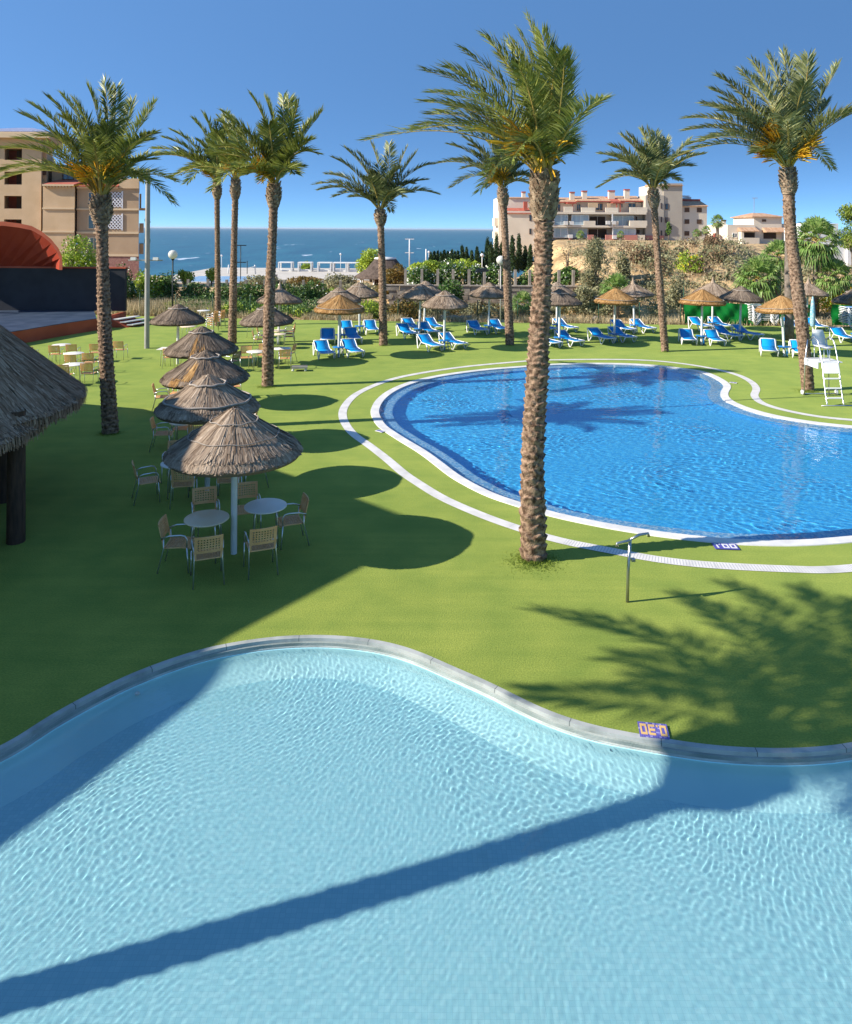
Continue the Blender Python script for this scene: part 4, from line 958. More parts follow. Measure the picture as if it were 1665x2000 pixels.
chair((481, 677), 195, 'slatted armchair facing the camera left of the swollen-headed palm', top=True)
chair((463, 687), 60, 'dark-backed armchair beside the middle palm of the trio', CHd, top=True)
chair((557, 683), 10, 'armchair seen from behind right of the swollen-headed palm trunk', top=True)
chair((576, 672), 80, 'armchair with a bright back, rightmost of the café area', top=True)
chair((516, 672), 180, 'armchair hidden behind the swollen-headed palm trunk', top=True)
for k_, wd in enumerate(('bottom', 'second', 'third', 'top')): chair((414, 648), 75, 'armchair, %s of the far chair stack behind the fourth parasol' % wd, z=.13 * k_)
for k_, wd in enumerate(('bottom', 'middle', 'top')): chair((428, 640), 75, 'armchair, %s of the farthest chair stack left of the trio palms' % wd, z=.13 * k_)
b = P(585, 724); r = empty('trolley', (b.x, b.y, 0), .1, 'low flat trolley on the turf right of the swollen-headed palm', 'trolley')
MB().box(-.33, -.2, .12, .33, .2, .15).box(-.33, -.2, .15, .33, -.18, .2).box(-.33, .18, .15, .33, .2, .2).build('tray', M['metal_grey'], r)
for sx in (-1, 1):
    for sy in (-1, 1): MB().tube([(sx * .26, sy * .17 - .015, .05), (sx * .26, sy * .17 + .015, .05)], .05, 10).build('wheel', M['wplastic'], r)

# ---------------------------------------------------------------- foot shower and lifeguard chair
b = P(1226, 1176); r = empty('foot_shower', (b.x, b.y, 0), 0, 'short metal shower post with a crossbar between the two pools', 'shower')
MB().tube([(0, 0, 0), (.01, 0, .5), (.04, 0, 1.02)], .026, 10).build('post', M['steel'], r)
MB().tube([(.035, 0, .97), (.02, -.02, 1.0), (-.2, -.1, .99), (-.2, -.1, .94)], [.02, .024, .02, .03], 8).build('shower_arm', M['steel'], r)
MB().tube([(.045, 0, 1.01), (.2, .06, 1.06), (.36, .1, 1.07), (.37, .1, 1.02)], [.02, .024, .02, .026], 8).build('shower_arm', M['steel'], r)
MB().box(.055, -.04, .66, .12, .03, .71).build('push_button', M['steel'], r, .008)

b = P(1630, 793); L0 = Vector((b.x + .25, b.y + .95, 0)); r = empty('lifeguard_chair', L0, R(2), 'tall white lifeguard chair with a ladder beside the leaning palm', 'lifeguard chair')
for s_ in (-1, 1):
    x = .29 * s_
    MB().tube([(x - .25, -.98, 0), (x - .25, -.95, .1), (x - .19, -.75, .4), (x + .02, -.18, 1.36), (x + .02, .02, 1.95), (x + .01, .1, 2.1), (x + .0, .33, 2.2), (x + .0, .62, 2.05)], .022, 8).build('ladder_rail', M['alu'], r)
    MB().tube([(x * 1.6 + .05, .72, 0), (x * 1.5 + .03, .68, 1.3), (x * 1.2, .62, 2.05)], .022, 8).build('leg', M['alu'], r)
    MB().tube([(x * 2.2 + .18, .80, .09), (x * 2.2 + .23, .80, .09)], .09, 14).build('wheel', M['wplastic'], r)
MB().tube([(-.75, -.98, .02), (.35, -.98, .02)], .02, 6).build('base_bar', M['alu'], r); MB().tube([(-.5, .78, .05), (.9, .78, .05)], .02, 6).build('base_bar', M['alu'], r)
def lad(t): return (-.25 + .27 * (t - .1) / 1.26, -.95 + .77 * (t - .1) / 1.26)
for t in (.25, .55, .85):
    cx_, cy_ = lad(t); MB().box(cx_ - .27, cy_ - .05, t - .02, cx_ + .27, cy_ + .07, t + .02).build('step', M['wplastic'], r, .01)
mb = MB(); mb.hexa([(-.31, -.42, 1.02), (.24, -.42, 1.02), (.24, -.40, 1.02), (-.31, -.40, 1.02), (-.25, -.2, 1.36), (.30, -.2, 1.36), (.30, -.18, 1.36), (-.25, -.18, 1.36)]); mb.build('front_panel', M['wplastic'], r)
MB().box(-.42, -.17, 1.34, .48, .72, 1.38).build('platform', M['wplastic'], r, .01)
MB().box(-.42, -.17, 1.14, -.39, .72, 1.335).build('side_panel', M['wplastic'], r)
mb = MB(); mb.sm = True; sv = []
prof = [(-.02, 1.83), (.08, 1.86), (.25, 1.85), (.42, 1.86), (.5, 1.9), (.55, 2.0), (.58, 2.15), (.6, 2.3), (.63, 2.42)]
for i, (yy, zz) in enumerate(prof):
    wv = .25 * (1 - .25 * max(0, i - 6) / 2); dy, dz = (0, .035) if i < 4 else ((-.05, .0) if i > 4 else (-.02, .03))
    sv += [(-wv, yy + dy, zz + dz), (0, yy, zz), (wv, yy + dy, zz + dz), (wv, yy + dy + .02, zz + dz - .02), (0, yy + .025, zz - .025), (-wv, yy + dy + .02, zz + dz - .02)]
mb.add(sv, [(i * 6 + k, i * 6 + (k + 1) % 6, (i + 1) * 6 + (k + 1) % 6, (i + 1) * 6 + k) for i in range(8) for k in range(6)]); mb.build('seat', M['wplastic'], r)
for sx, sy in ((-.18, .12), (.18, .12), (-.18, .48), (.18, .48)): MB().tube([(sx, sy, 1.38), (sx, sy, 1.845)], .018, 6).build('seat_post', M['alu'], r)

# ---------------------------------------------------------------- grass tufts round the trunks
g = np.random.RandomState(8); CC = []; 
for (px, rr, n) in (((1042, 1094), .6, 1500), ((215, 846), .4, 900), ((523, 755), .5, 700), ((1578, 764), .6, 900), ((1299, 687), .3, 200), ((996, 674), .3, 150), ((749, 675), .3, 150)):
    c = P(*px); a = g.uniform(0, 6.28, n); q = rr * np.abs(g.normal(0, .52, n)); CC.append(np.stack([c.x + q * np.cos(a) + .0, c.y + q * np.sin(a) * .9 - .05, np.zeros(n), np.exp(-(q / rr) ** 2 * 2)], 1))
a = g.uniform(0, 1, 500); 
CC = np.concatenate(CC); n = len(CC); hgt = (.012 + .06 * CC[:, 3]) * g.uniform(.6, 1.3, n)
an = g.uniform(0, 6.28, n); wv = np.stack([np.cos(an), np.sin(an), np.zeros(n)], 1) * .0075; bs = CC[:, :3].copy(); bs[:, 2] = .0
tp = bs + np.stack([g.normal(0, .03, n), g.normal(0, .03, n), hgt], 1)
tag(np_obj('grass_tufts', np.stack([bs - wv, bs + wv, tp], 1).reshape(-1, 3), np.arange(3 * n).reshape(n, 3), [M['blades']], rnd=g.rand(n)), kind='stuff')

# ---------------------------------------------------------------- big thatched bar roof at the left
def thatch_roof(name, c, R0, eave, apex, seed, label, n=26000, posts=()):
    g = np.random.RandomState(seed); r = empty(name, (c[0], c[1], 0), 0, label, 'thatched bar')
    dz = apex - eave; mb = MB(); mb.rv = .1; q = 56
    mb.lathe([(.02, apex)] + [(R0 * t, apex - dz * t ** .95) for t in (.1, .3, .5, .7, .9)] + [(R0, eave + .02), (R0 + .02, eave - .06), (R0 - .03, eave - .2), (R0 - .22, eave - .22)] + [(R0 * t, apex - dz * t ** .95 - .34) for t in (.8, .5, .2, .02)], q)
    rf = mb.build('roof', M['thatch_dark'], r)
    th = g.uniform(0, 6.283, n); r0 = np.sqrt(g.uniform(.02, 1, n)); r1 = np.minimum(r0 + g.uniform(.05, .13, n), 1.0 + g.uniform(-.01, .02, n))
    lf = g.uniform(0, .03, n) + .02 * np.sin(th * 22 + 4 * np.sin(th * 7))
    def pt(rr, th, l_): return np.stack([R0 * rr * np.cos(th), R0 * rr * np.sin(th), apex - dz * np.minimum(rr, 1) ** .95 - np.maximum(rr - 1, 0) * 3 + l_], 1)
    a = pt(r0, th, lf * .3); c_ = pt(r1, th + g.uniform(-.02, .02, n), lf + .01); wd = g.uniform(.008, .018, n)
    tg = np.stack([-np.sin(th), np.cos(th), 0 * th], 1) * wd[:, None]
    V = [np.stack([a - tg, a + tg, c_ + tg, c_ - tg], 1).reshape(-1, 3)]
    m2 = n // 3; th = g.uniform(0, 6.283, m2); rr = R0 + g.uniform(-.14, .03, m2); top = np.stack([rr * np.cos(th), rr * np.sin(th), eave + g.uniform(-.08, .05, m2)], 1)
    bt = top + np.stack([.02 * np.cos(th), .02 * np.sin(th), -g.uniform(.1, .22, m2)], 1); tg = np.stack([-np.sin(th), np.cos(th), 0 * th], 1) * .012
    V.append(np.stack([top - tg, top + tg, bt + tg, bt - tg], 1).reshape(-1, 3))
    N = n + m2
    np_obj('straw', np.concatenate(V), np.arange(4 * N).reshape(N, 4), [M['thatch_brown']], rf, rnd=np.clip(g.uniform(0, .9, N) ** 1.3, 0, 1))
    for (x, y) in posts:
        MB().lathe([(.165, 0), (.16, 1.2), (.155, eave + .35)], 16, (x - c[0], y - c[1], 0)).build('post', M['wood'], r)
        MB().bar((x - c[0], y - c[1], eave - .45), (x - c[0] - 1.1, y - c[1] + .2, eave + .5), .12, .12).build('brace', M['wood'], r)
    return r
thatch_roof('thatched_bar', (-10.95, 15.3), 3.58, 2.32, 5.6, 31, 'big dark thatched roof at the left edge, rear part with the long slope', 26000, ())
thatch_roof('thatched_bar', (-11.0, 13.9), 3.5, 2.15, 5.2, 32, 'dark thatched roof on a thick wooden post, front part at the left edge', 22000, [tuple(P(31, 1058)[:2]), (-9.2, 16.2), (-8.6, 12.2), (-12.2, 11.6)])

# added unseen block outside the frame, gable outline shaped to shade the left lawn
r = empty('unseen_shadow_block', (-14.55, 12, 0), 0, 'unseen ochre gabled block beyond the left edge, shaped to cast the lawn shadow', 'building')
gab = [(24.9, 0), (24.9, 1.3), (24.5, 1.87), (23.4, 3.22), (22.1, 4.08), (16.4, 6.5), (14.7, 7.5), (11.75, 9.1), (8.4, 7.2), (6.0, 6.38), (5.1, 6.0), (2.5, 5.2), (-4, 4.0), (-4, 0)]
MB().prism([(y - 12, z) for y, z in gab], -9, 0, 'x').build('wall', M['ochre'], r)
for yy in (-9, -4, 2, 7):
    o = MB().box(.002, yy, 1.2, .05, yy + 1.3, 2.5).build('window', M['frame_w'], r); MB().box(.05, yy + .1, 1.3, .055, yy + 1.2, 2.4).build('pane', M['glass'], o)

# the palm just outside the frame at the left whose shadow falls on the grass and in the small pool
def out_palm():
    b = Vector((-7.7, 4.75, 0)); cw = Vector((.1, 1.5, 7.0)); g = np.random.RandomState(41)
    root = empty('date_palm', b, 0, 'date palm beyond the left edge that shades the small pool', 'palm tree', 'date palms on the lawn')
    trunk_mesh('trunk', [(0, 0, -.1), (.0, .3, 2), (.05, .85, 4.6), (.1, 1.32, 6.4)], [.19, .165, .155, .155], [.1] * 4, 9, [.035] * 4, M['bark'], root, 32, .03, 5)
    trunk_mesh('leaf_base_head', [(.1, 1.28, 6.2), (.1, 1.36, 6.5), (.1, 1.45, 6.85), (.1, 1.5, 7.05)], [.24, .44, .46, .25], [.09] * 4, 11, [.05] * 4, M['bark2'], root, 32, .03, 5)
    acc = ([], [], [], []); c = np.array(cw)
    for i, (sx, sy) in enumerate(((1058, 1193), (1030, 1355), (1200, 1285), (1330, 1165), (1420, 1140), (1560, 1150), (1665, 1180), (1740, 1250), (1790, 1380), (1690, 1500), (1600, 1555), (1350, 1490), (1240, 1330), (1500, 1240))):
        gp = P(sx, sy) - b; best = None                              # frond tip on the sun ray that lands on this spot of the grass
        for hh in np.arange(5.2, 10.2, .1):
            q = np.array([gp.x - 1.628 * hh, gp.y - .346 * hh, hh]); e_ = abs(np.linalg.norm(q - c) - 2.9) - .04 * hh
            if best is None or e_ < best[0]: best = (e_, q)
        tp = best[1] - c; Ln = np.linalg.norm(tp)
        pc = np.array([tp[0] * .4, tp[1] * .45, max(tp[2], .3) * .55 + Ln * .24])
        frond(acc, c, c + pc, c + tp, g, 56, .6, .05, -.2, .2)
    np_obj('crown', np.concatenate(acc[0]), np.concatenate(acc[1]), [M['frond'], M['rachis']], root, rnd=np.concatenate(acc[2]), midx=np.concatenate(acc[3]))
out_palm()

# ---------------------------------------------------------------- open-air stage
Wd = lambda x, y, D: PD(x, y, D)
fr = [P(x, y) for x, y in ((-150, 704), (-60, 688), (43, 671), (90, 662), (140, 653), (189, 645))]
ST0 = Vector((-26, 44, 0)); r = empty('open_air_stage', ST0, 0, 'black stage with a red shell roof and curved red front', 'stage')
bk = [Vector((-21.0, 47.0, 0)), Vector((-36, 47.0, 0))]
poly = [(p.x - ST0.x, p.y - ST0.y) for p in fr + bk]
fl = MB(); fl.prism([(a, b) for a, b in poly], .66, .70); fl.build('stage_floor', M['stage_floor'], r)
fm = MB()
for i in range(len(fr) - 1):
    a, b_ = fr[i] - ST0, fr[i + 1] - ST0; fm.hexa([(a.x, a.y - .05, 0), (b_.x, b_.y - .05, 0), (b_.x, b_.y + .15, 0), (a.x, a.y + .15, 0), (a.x, a.y - .05, .67), (b_.x, b_.y - .05, .67), (b_.x, b_.y + .15, .67), (a.x, a.y + .15, .67)])
a = fr[-1] - ST0; fm.box(a.x, a.y, 0, a.x + .12, 3.0, .67); fm.build('front_wall', M['terracotta'], r)
MB().box(-12, 2.9, .7, a.x + .1, 3.15, 3.38).build('back_wall', M['black'], r)
MB().box(-4.3, 2.85, 3.383, a.x + .13, 3.2, 3.47).build('coping', M['terracotta'], r)
MB().box(-9, .9, .7, -3.25, 1.0, 3.25).build('side_screen', M['black'], r)
MB().box(-9, .2, 3.5, -3.6, .5, 3.62).build('beam', M['wplastic'], r)
rim = [(122, 527), (121, 500), (114, 484), (100, 467), (82, 452), (62, 441), (38, 436), (5, 432), (-40, 436), (-80, 452), (-105, 480), (-110, 527)]
rp = [Wd(x, y, 44.9) - ST0 for x, y in rim]; n = len(rp)
x0, x1 = rp[0].x, rp[-1].x
sx_ = lambda x, k_: (x + ST0.x) * k_ - ST0.x
bp = [Vector((sx_(x0 + (x1 - x0) * i / (n - 1), 46.85 / 44.9), 2.85, 3.48)) for i in range(n)]; bp[0].z = 3.3; bp[-1].z = 3.3
inn = [p + Vector((0, 0, -.26)) * min(1, abs(i - 0) / 2 + .0) - Vector((.2 * (1 if i < n / 2 else -1) * max(0, 1 - min(i, n - 1 - i) / 3), 0, 0)) for i, p in enumerate(rp)]
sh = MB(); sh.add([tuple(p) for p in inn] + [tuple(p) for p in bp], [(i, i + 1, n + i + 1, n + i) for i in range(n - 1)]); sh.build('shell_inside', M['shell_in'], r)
so_ = MB(); top = [Vector((sx_(p.x, 46.85 / 44.9), p.y + 1.9, p.z - .1)) for p in rp]
so_.add([tuple(p) for p in inn] + [tuple(p) for p in rp] + [tuple(p) for p in top] + [tuple(p + Vector((0, .05, .25))) for p in bp],
        [(i, i + 1, n + i + 1, n + i) for i in range(n - 1)] + [(n + i, n + i + 1, 2 * n + i + 1, 2 * n + i) for i in range(n - 1)] + [(2 * n + i, 2 * n + i + 1, 3 * n + i + 1, 3 * n + i) for i in range(n - 1)])
so_.build('shell_rim', M['terracotta'], r)
sp0 = P(224, 640) - ST0
for i in range(3):
    o = MB(); x = sp0.x - .2 + i * .42; o.hexa([(x, sp0.y + .2, .44 - i * .16), (x + .38, sp0.y + .2, .44 - i * .16), (x + 1.0, sp0.y + 1.9, .44 - i * .16), (x + .62, sp0.y + 1.9, .44 - i * .16),
        (x, sp0.y + .2, .5 - i * .16), (x + .38, sp0.y + .2, .5 - i * .16), (x + 1.0, sp0.y + 1.9, .5 - i * .16), (x + .62, sp0.y + 1.9, .5 - i * .16)]); o.build('step', M['ac'], r)
MB().hexa([(sp0.x - 1.2, sp0.y + .1, 0), (sp0.x + .75, sp0.y + .1, 0), (sp0.x + 1.3, sp0.y + 1.7, 0), (sp0.x - 1.2, sp0.y + 1.7, 0), (sp0.x - 1.2, sp0.y + .1, .43), (sp0.x - .1, sp0.y + .1, .43), (sp0.x + .5, sp0.y + 1.7, .43), (sp0.x - 1.2, sp0.y + 1.7, .43)]).build('stair_base', M['terracotta'], r)

# ---------------------------------------------------------------- buildings, drawn in photo pixels of their own front plane
class Bld:
    def __init__(s, name, D, label, cat='building', z0=0):
        s.D = D; s.k = D / F; s.o = Vector((0, D, 0)); s.r = empty(name, s.o, 0, label, cat); s.sh = 0
    def X(s, x): return (x - CX) * s.k
    def Z(s, y): return EYE - (y - HY) * s.k
    def bx(s, mb, x0, y0, x1, y1, d0=0, d1=8): X0, X1, Z0, Z1, a, b = s.X(x0), s.X(x1), s.Z(y1), s.Z(y0), s.sh * max(d0, 0), s.sh * max(d1, 0); mb.hexa([(X0 + a, d0, Z0), (X1 + a, d0, Z0), (X1 + b, d1, Z0), (X0 + b, d1, Z0), (X0 + a, d0, Z1), (X1 + a, d0, Z1), (X1 + b, d1, Z1), (X0 + b, d1, Z1)]); return mb
    def part(s, name, m, boxes, parent=None):
        if name in ('parapet', 'pergola', 'balcony', 'base_wall', 'awning', 'recessed_wall', 'recess', 'balcony_slab', 'downpipe', 'air_conditioner', 'roof_terrace', 'eaves') and len(boxes) > 1:
            return [s.part(name, m, [b], parent) for b in boxes]
        mb = MB()
        for b in boxes: s.bx(mb, *b)
        return mb.build(name, M[m] if isinstance(m, str) else m, parent or s.r)
    def window(s, x0, y0, x1, y1, d, fm='frame_w', gm='glass', name='window', mull=True, t=.09, pr=None):
        X0, X1, Z0, Z1 = s.X(x0), s.X(x1), s.Z(y1), s.Z(y0); mb = MB()
        mb.box(X0, d - .06, Z0, X0 + t, d + .03, Z1).box(X1 - t, d - .06, Z0, X1, d + .03, Z1).box(X0 + t, d - .055, Z0, X1 - t, d + .03, Z0 + t).box(X0 + t, d - .055, Z1 - t, X1 - t, d + .03, Z1)
        if mull: mb.box((X0 + X1) / 2 - t * .4, d - .05, Z0 + t, (X0 + X1) / 2 + t * .4, d + .03, Z1 - t)
        w_ = mb.build(name, M[fm], s.r); MB().box(X0 + t, d - .02, Z0 + t, X1 - t, d + .02, Z1 - t).build('pane', M[gm], w_); return w_
    def hip(s, name, m, x0, x1, ye, yr, d0, d1, inset=.35, over=.3):
        X0, X1, E_, T = s.X(x0) - over, s.X(x1) + over, s.Z(ye), s.Z(yr); a, b = d0 - over, d1 + over; ix = (X1 - X0) * inset; iy = (b - a) * .45
        mb = MB(); mb.hexa([(X0, a, E_), (X1, a, E_), (X1, b, E_), (X0, b, E_), (X0 + ix, a + iy, T), (X1 - ix, a + iy, T), (X1 - ix, b - iy, T), (X0 + ix, b - iy, T)])
        mb.box(X0 + .01, a + .01, E_ - .12, X1 - .01, b - .01, E_ - .003); return mb.build(name, M[m], s.r)
    def slope(s, name, m, x0, x1, ye, yr, d0, d1):
        "mono-pitch roof rising away from the front"
        X0, X1, E_, T = s.X(x0), s.X(x1), s.Z(ye), s.Z(yr)
        mb = MB(); mb.hexa([(X0, d0, E_ - .12), (X1, d0, E_ - .12), (X1, d1, E_ - .12), (X0, d1, E_ - .12), (X0, d0, E_), (X1, d0, E_), (X1, d1, T), (X0, d1, T)]); return mb.build(name, M[m], s.r)

# ochre hotel block at the left
B = Bld('hotel_building', 93, 'ochre apartment hotel with white lattice screens behind the red stage'); B.sh = -.385
B.part('wall', 'ochre', [(-90, 275, 8, 540, 0, 12), (42, 275, 80, 540, 0, 12), (8, 275, 42, 294, 0, 12), (8, 317, 42, 340, 0, 12), (8, 365, 42, 387, 0, 12), (8, 412, 42, 433, 0, 12), (8, 455, 42, 540, 0, 12), (80.2, 300, 88, 540, 1.2, 11)])
B.part('recessed_wall', 'terracotta', [(8.1, 294.1, 25, 455, 3, 3.2)]); B.part('recessed_wall', 'shutter', [(25.2, 294.1, 41.9, 455, 2.6, 2.9), (80.3, 318, 87.8, 345, 1.1, 1.19), (80.3, 368, 87.8, 390, 1.1, 1.19), (80.3, 395, 87.8, 450, 1.1, 1.19)])
B.part('balcony_slab', 'band', [(8.1, 317.1, 41.9, 320, .1, 2.5), (8.1, 365.1, 41.9, 368, .1, 2.5), (8.1, 412.1, 41.9, 415, .1, 2.5)])
B.part('cornice', 'band', [(-95, 266, 101, 274.8, -.9, 12.6), (-93, 263, 99, 266, -.6, 12.4)])
B.hip('roof', 'bluetile', -95, 99, 262, 243, -.5, 12.5, .42, .1)
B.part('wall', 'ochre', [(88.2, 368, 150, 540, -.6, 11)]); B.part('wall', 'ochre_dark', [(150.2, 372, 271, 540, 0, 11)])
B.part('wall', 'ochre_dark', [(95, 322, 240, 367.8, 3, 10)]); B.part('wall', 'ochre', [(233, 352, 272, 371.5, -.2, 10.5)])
B.slope('roof', 'redtile', 92, 152, 364.5, 352, -1.0, 3); B.slope('roof', 'redtile', 152, 233, 366.5, 356, -.6, 3)
B.part('cornice', 'band', [(90, 364.8, 151.5, 368, -1.05, 3), (88, 410, 150.3, 413, -.75, -.6), (88, 455, 150.3, 458, -.75, -.6), (150.3, 410.5, 272, 414, -.15, 0), (150.3, 456, 272, 460, -.15, 0), (150.3, 500, 272, 504, -.15, 0), (151.5, 367, 233, 372, -.3, 3)])
B.part('dentils', 'band', [(92 + 6 * i, 368.1, 95 + 6 * i, 371, -.95, -.62) for i in range(9)])
B.part('base_wall', 'pink_stone', [(150.4, 504.1, 272, 550, -.06, 0)])
for (a, b_, c, d) in ((172, 379, 196, 408), (172, 423, 196, 451), (172, 467, 196, 492)): B.window(a, b_, c, d, -.02, 'band')
B.window(99, 328, 122, 352, 2.9, 'shutter'); 
for (y0, y1) in ((379, 408), (423, 451)):
    sc = MB(); X0, X1, Z0, Z1 = B.X(212), B.X(238), B.Z(y1), B.Z(y0)
    sc.box(X0 - .15, -.1, Z0 - .15, X0, .02, Z1 + .15).box(X1, -.1, Z0 - .15, X1 + .15, .02, Z1 + .15)
    N = 4
    for i in range(-N + 1, N):
        for sg in (-1, 1):
            w_, h_ = X1 - X0, Z1 - Z0; pts = []
            f0 = i / N; t0, t1 = max(0, -f0), min(1, 1 - f0)
            xa, xb = X0 + (t0 + f0) * w_, X0 + (t1 + f0) * w_; za, zb = (Z0 + t0 * h_, Z0 + t1 * h_) if sg > 0 else (Z1 - t0 * h_, Z1 - t1 * h_)
            if abs(xb - xa) > .05: sc.bar((xa, -.08 + .02 * sg, za), (xb, -.08 + .02 * sg, zb), .11, .035, (0, 1, 0))
    sc.build('lattice_screen', M['lattice'], B.r); B.part('recess', 'shutter', [(212, y0, 238, y1, -.015, .01)])
B.part('balcony', 'ochre', [(272.1, 439, 281, 458, 1, 6), (272.1, 480, 281, 500, 1, 6), (272.1, 409, 285, 412, .6, 6.5), (272.1, 380, 276, 408, 2, 8)])
for i, (x, y, w_, h_) in enumerate(((252, 341, 12, 12), (266, 343, 9, 12), (279, 425, 9, 14), (279, 466, 9, 14))):
    c = Vector((B.X(x), B.D + 1.5, B.Z(y + h_))); shrub('potted_plant', c, w_ * B.k, 1.2, h_ * B.k, 'leaf', ('roof terrace plant, left one, on the ochre hotel', 'roof terrace plant, right one, on the ochre hotel', 'upper balcony plant at the corner of the ochre hotel', 'lower balcony plant at the corner of the ochre hotel')[i], 'plant', 160, .13, 0, 'flower', 200 + i, 5, None, False)

# cream apartment block on the headland
B = Bld('apartment_building', 155, 'long cream apartment block with balconies and red chimneys on the hill')
k = B.k
B.part('wall', 'cream', [(990, 411, 1052, 500, -1, 14), (976, 383, 1080, 411, 3, 14), (976, 411, 990, 500, 2, 14)])
B.part('balcony', 'cream', [(969, 424, 976, 440, 3, 8), (969, 451, 976, 465, 3, 8)])
B.slope('roof', 'redtile', 988, 1050, 415, 404, -1.3, 3); B.slope('roof', 'rooftile', 996, 1040, 383.5, 380, 2.7, 8)
for a in ((1033, 419, 1037.5, 430), (1033, 445, 1037.5, 456), (1046, 444, 1050, 455)): B.window(*a, -1.02, 'shutter', 'glass', mull=False)
B.part('wall', 'cream', [(1052.2, 391.2, 1264, 412, 4, 14), (1052.2, 416.2, 1264, 438, 3, 14), (1052.2, 442.2, 1264, 472, 3, 14)])
B.part('balcony_slab', 'cream', [(1052.2, 412.1, 1262, 416, -.4, 14), (1052.2, 438.1, 1262, 442, -.4, 14)])
B.slope('roof', 'rooftile', 1085, 1130, 391, 380, 2.6, 9); B.slope('roof', 'rooftile', 1132, 1200, 389, 377, 2.6, 9); B.slope('roof', 'rooftile', 1219, 1266, 388, 376, 2.6, 9)
B.slope('roof', 'redtile', 1200.2, 1218.8, 390, 378, 2.4, 8)
B.part('eaves', 'redpaint', [(1085, 391.2, 1130, 393, 2.5, 3.9), (1132, 389.2, 1200, 391.1, 2.5, 3.9), (1219, 388.2, 1266, 390.1, 2.5, 3.9)])
for i, (a, b_, c, d) in enumerate(((1026, 370, 1033, 392), (1088, 374, 1097, 388), (1123, 370, 1132, 383), (1147.5, 367.5, 1157, 383), (1201, 366.5, 1213, 382), (1233, 364, 1243, 380))):
    ch = B.part('chimney', 'cream', [(a, b_ + 2.6, c, d + 4, 5, 6)]); B.part('chimney_cap', 'redpaint', [(a - .4, b_, c + .4, b_ + 2.5, 4.9, 6.1)], ch)
ch = B.part('chimney', 'redpaint', [(1023.5, 392, 1031, 408, .2, 1)])
B.part('parapet', 'cream', [(1102, 401.5, 1119.5, 412, 0, .3), (1136, 403, 1163, 412, 0, .3), (1183.5, 403, 1208, 412, 0, .3), (1230, 402, 1243, 412, -.3, 0), (1243.2, 402, 1264, 412, -.3, 4),
    (1075, 430, 1083, 438, -.3, 0), (1140.5, 429, 1163, 438, -.3, 0), (1196, 429, 1208, 438, -.3, 0), (1230, 428, 1264, 438, -.3, 3)])
B.part('pergola', 'redpaint', [(1110, 393.5, 1128, 395, .5, 4), (1120, 393, 1121.2, 412, .6, .9), (1199, 392, 1222, 393.6, .5, 4), (1206, 392, 1207.4, 412, .6, .9), (1213, 394, 1214.2, 412, .6, .9)])
B.part('awning', 'ochre', [(1152, 393.4, 1171, 403, 1.2, 1.4), (1190, 394, 1196, 403, 1.2, 1.4)])
for a in ((1090, 395, 1102, 410, 3.95), (1134, 395, 1142, 409, 3.95), (1172, 393.5, 1187, 408, 3.95), (1220, 393, 1227, 402, 3.95), (1237, 392.5, 1253, 402, 3.95)): B.window(*a, 'band')
for a, gm in (((1083, 417, 1110, 437.5, .2), 'glass_light'), ((1117, 417, 1151, 437.5, .2), 'glass_light'), ((1157, 419, 1190, 437.9, 2.92), 'dark'), ((1198, 418, 1243, 437.9, 1.5), 'glass_light'), ((1243.5, 419, 1254, 429.5, 2.95), 'shutter'),
              ((1082, 443, 1110, 462, .2), 'glass_light'), ((1112, 443, 1151, 462, 1.5), 'glass_light'), ((1155, 444, 1193, 464, 2.9), 'dark'), ((1198, 443, 1243, 456, .2), 'glass_light'), ((1243.5, 445, 1259, 455, 2.95), 'shutter')):
    B.window(*a, 'frame_w', gm, 'glass_front')
B.part('base_wall', 'pink', [(1112, 456.2, 1118, 470, -.3, 0), (1148, 456.2, 1160, 472, -.3, 0), (1183, 456.2, 1245, 471, -.3, .1)]); B.part('parapet', 'cream', [(1245.2, 456, 1260, 468, -.2, 3)])
for i, (x, y) in enumerate(((1101, 430), (1112, 430), (1183, 429), (1194, 429), (1110, 456), (1196, 457))): B.part('air_conditioner', 'ac', [(x, y, x + 8, y + 7, -.75, -.31)])
B.part('downpipe', 'frame_w', [(1194.5, 416, 1196.5, 440, -.5, -.42), (1196.5, 442, 1198, 466, -.2, 0)])
# beige wing, its stair tower and the tiled block
B.part('end_wall', 'greyrender', [(1264.2, 378, 1300, 500, 1, 14), (1300.2, 354, 1337, 500, 1.2, 14)]); B.part('stair_tower', 'cream', [(1283, 356, 1300, 377.9, 1.4, 13)])
B.slope('roof', 'rooftile', 1282, 1338, 357.5, 353.5, .8, 8)
for a in ((1303, 394, 1309.5, 406), (1303, 421, 1309.5, 432), (1303, 447, 1309.5, 458)): B.window(*a, 1.18, 'shutter', 'glass', mull=False)
for a in ((1293.5, 393, 1296, 404), (1294, 420, 1296.5, 431), (1294, 447, 1297, 458)): B.window(*a, .98, 'shutter', 'glass', mull=False, t=.05)
B.part('wall', 'cream', [(1337.2, 397, 1388.5, 500, 2, 14)]); B.slope('roof', 'rooftile', 1336, 1389.5, 398, 387, 1.5, 6); B.part('eaves', 'redpaint', [(1336.2, 383, 1388.8, 387, 5.9, 6.4)])
B.part('roof_terrace', 'frame_w', [(1337, 373, 1347, 383, 7, 11), (1347.2, 375, 1372, 378, 7.5, 8), (1368, 378, 1374, 384, 7, 11)])
for x in (1344, 1368.5):
    for y in (401.5, 424.6, 448): B.window(x, y, x + 9.5, y + 9, 1.98, 'shutter', 'shutter')
B.part('base_wall', 'pink', [(1264, 457, 1300, 472, .8, 1)])

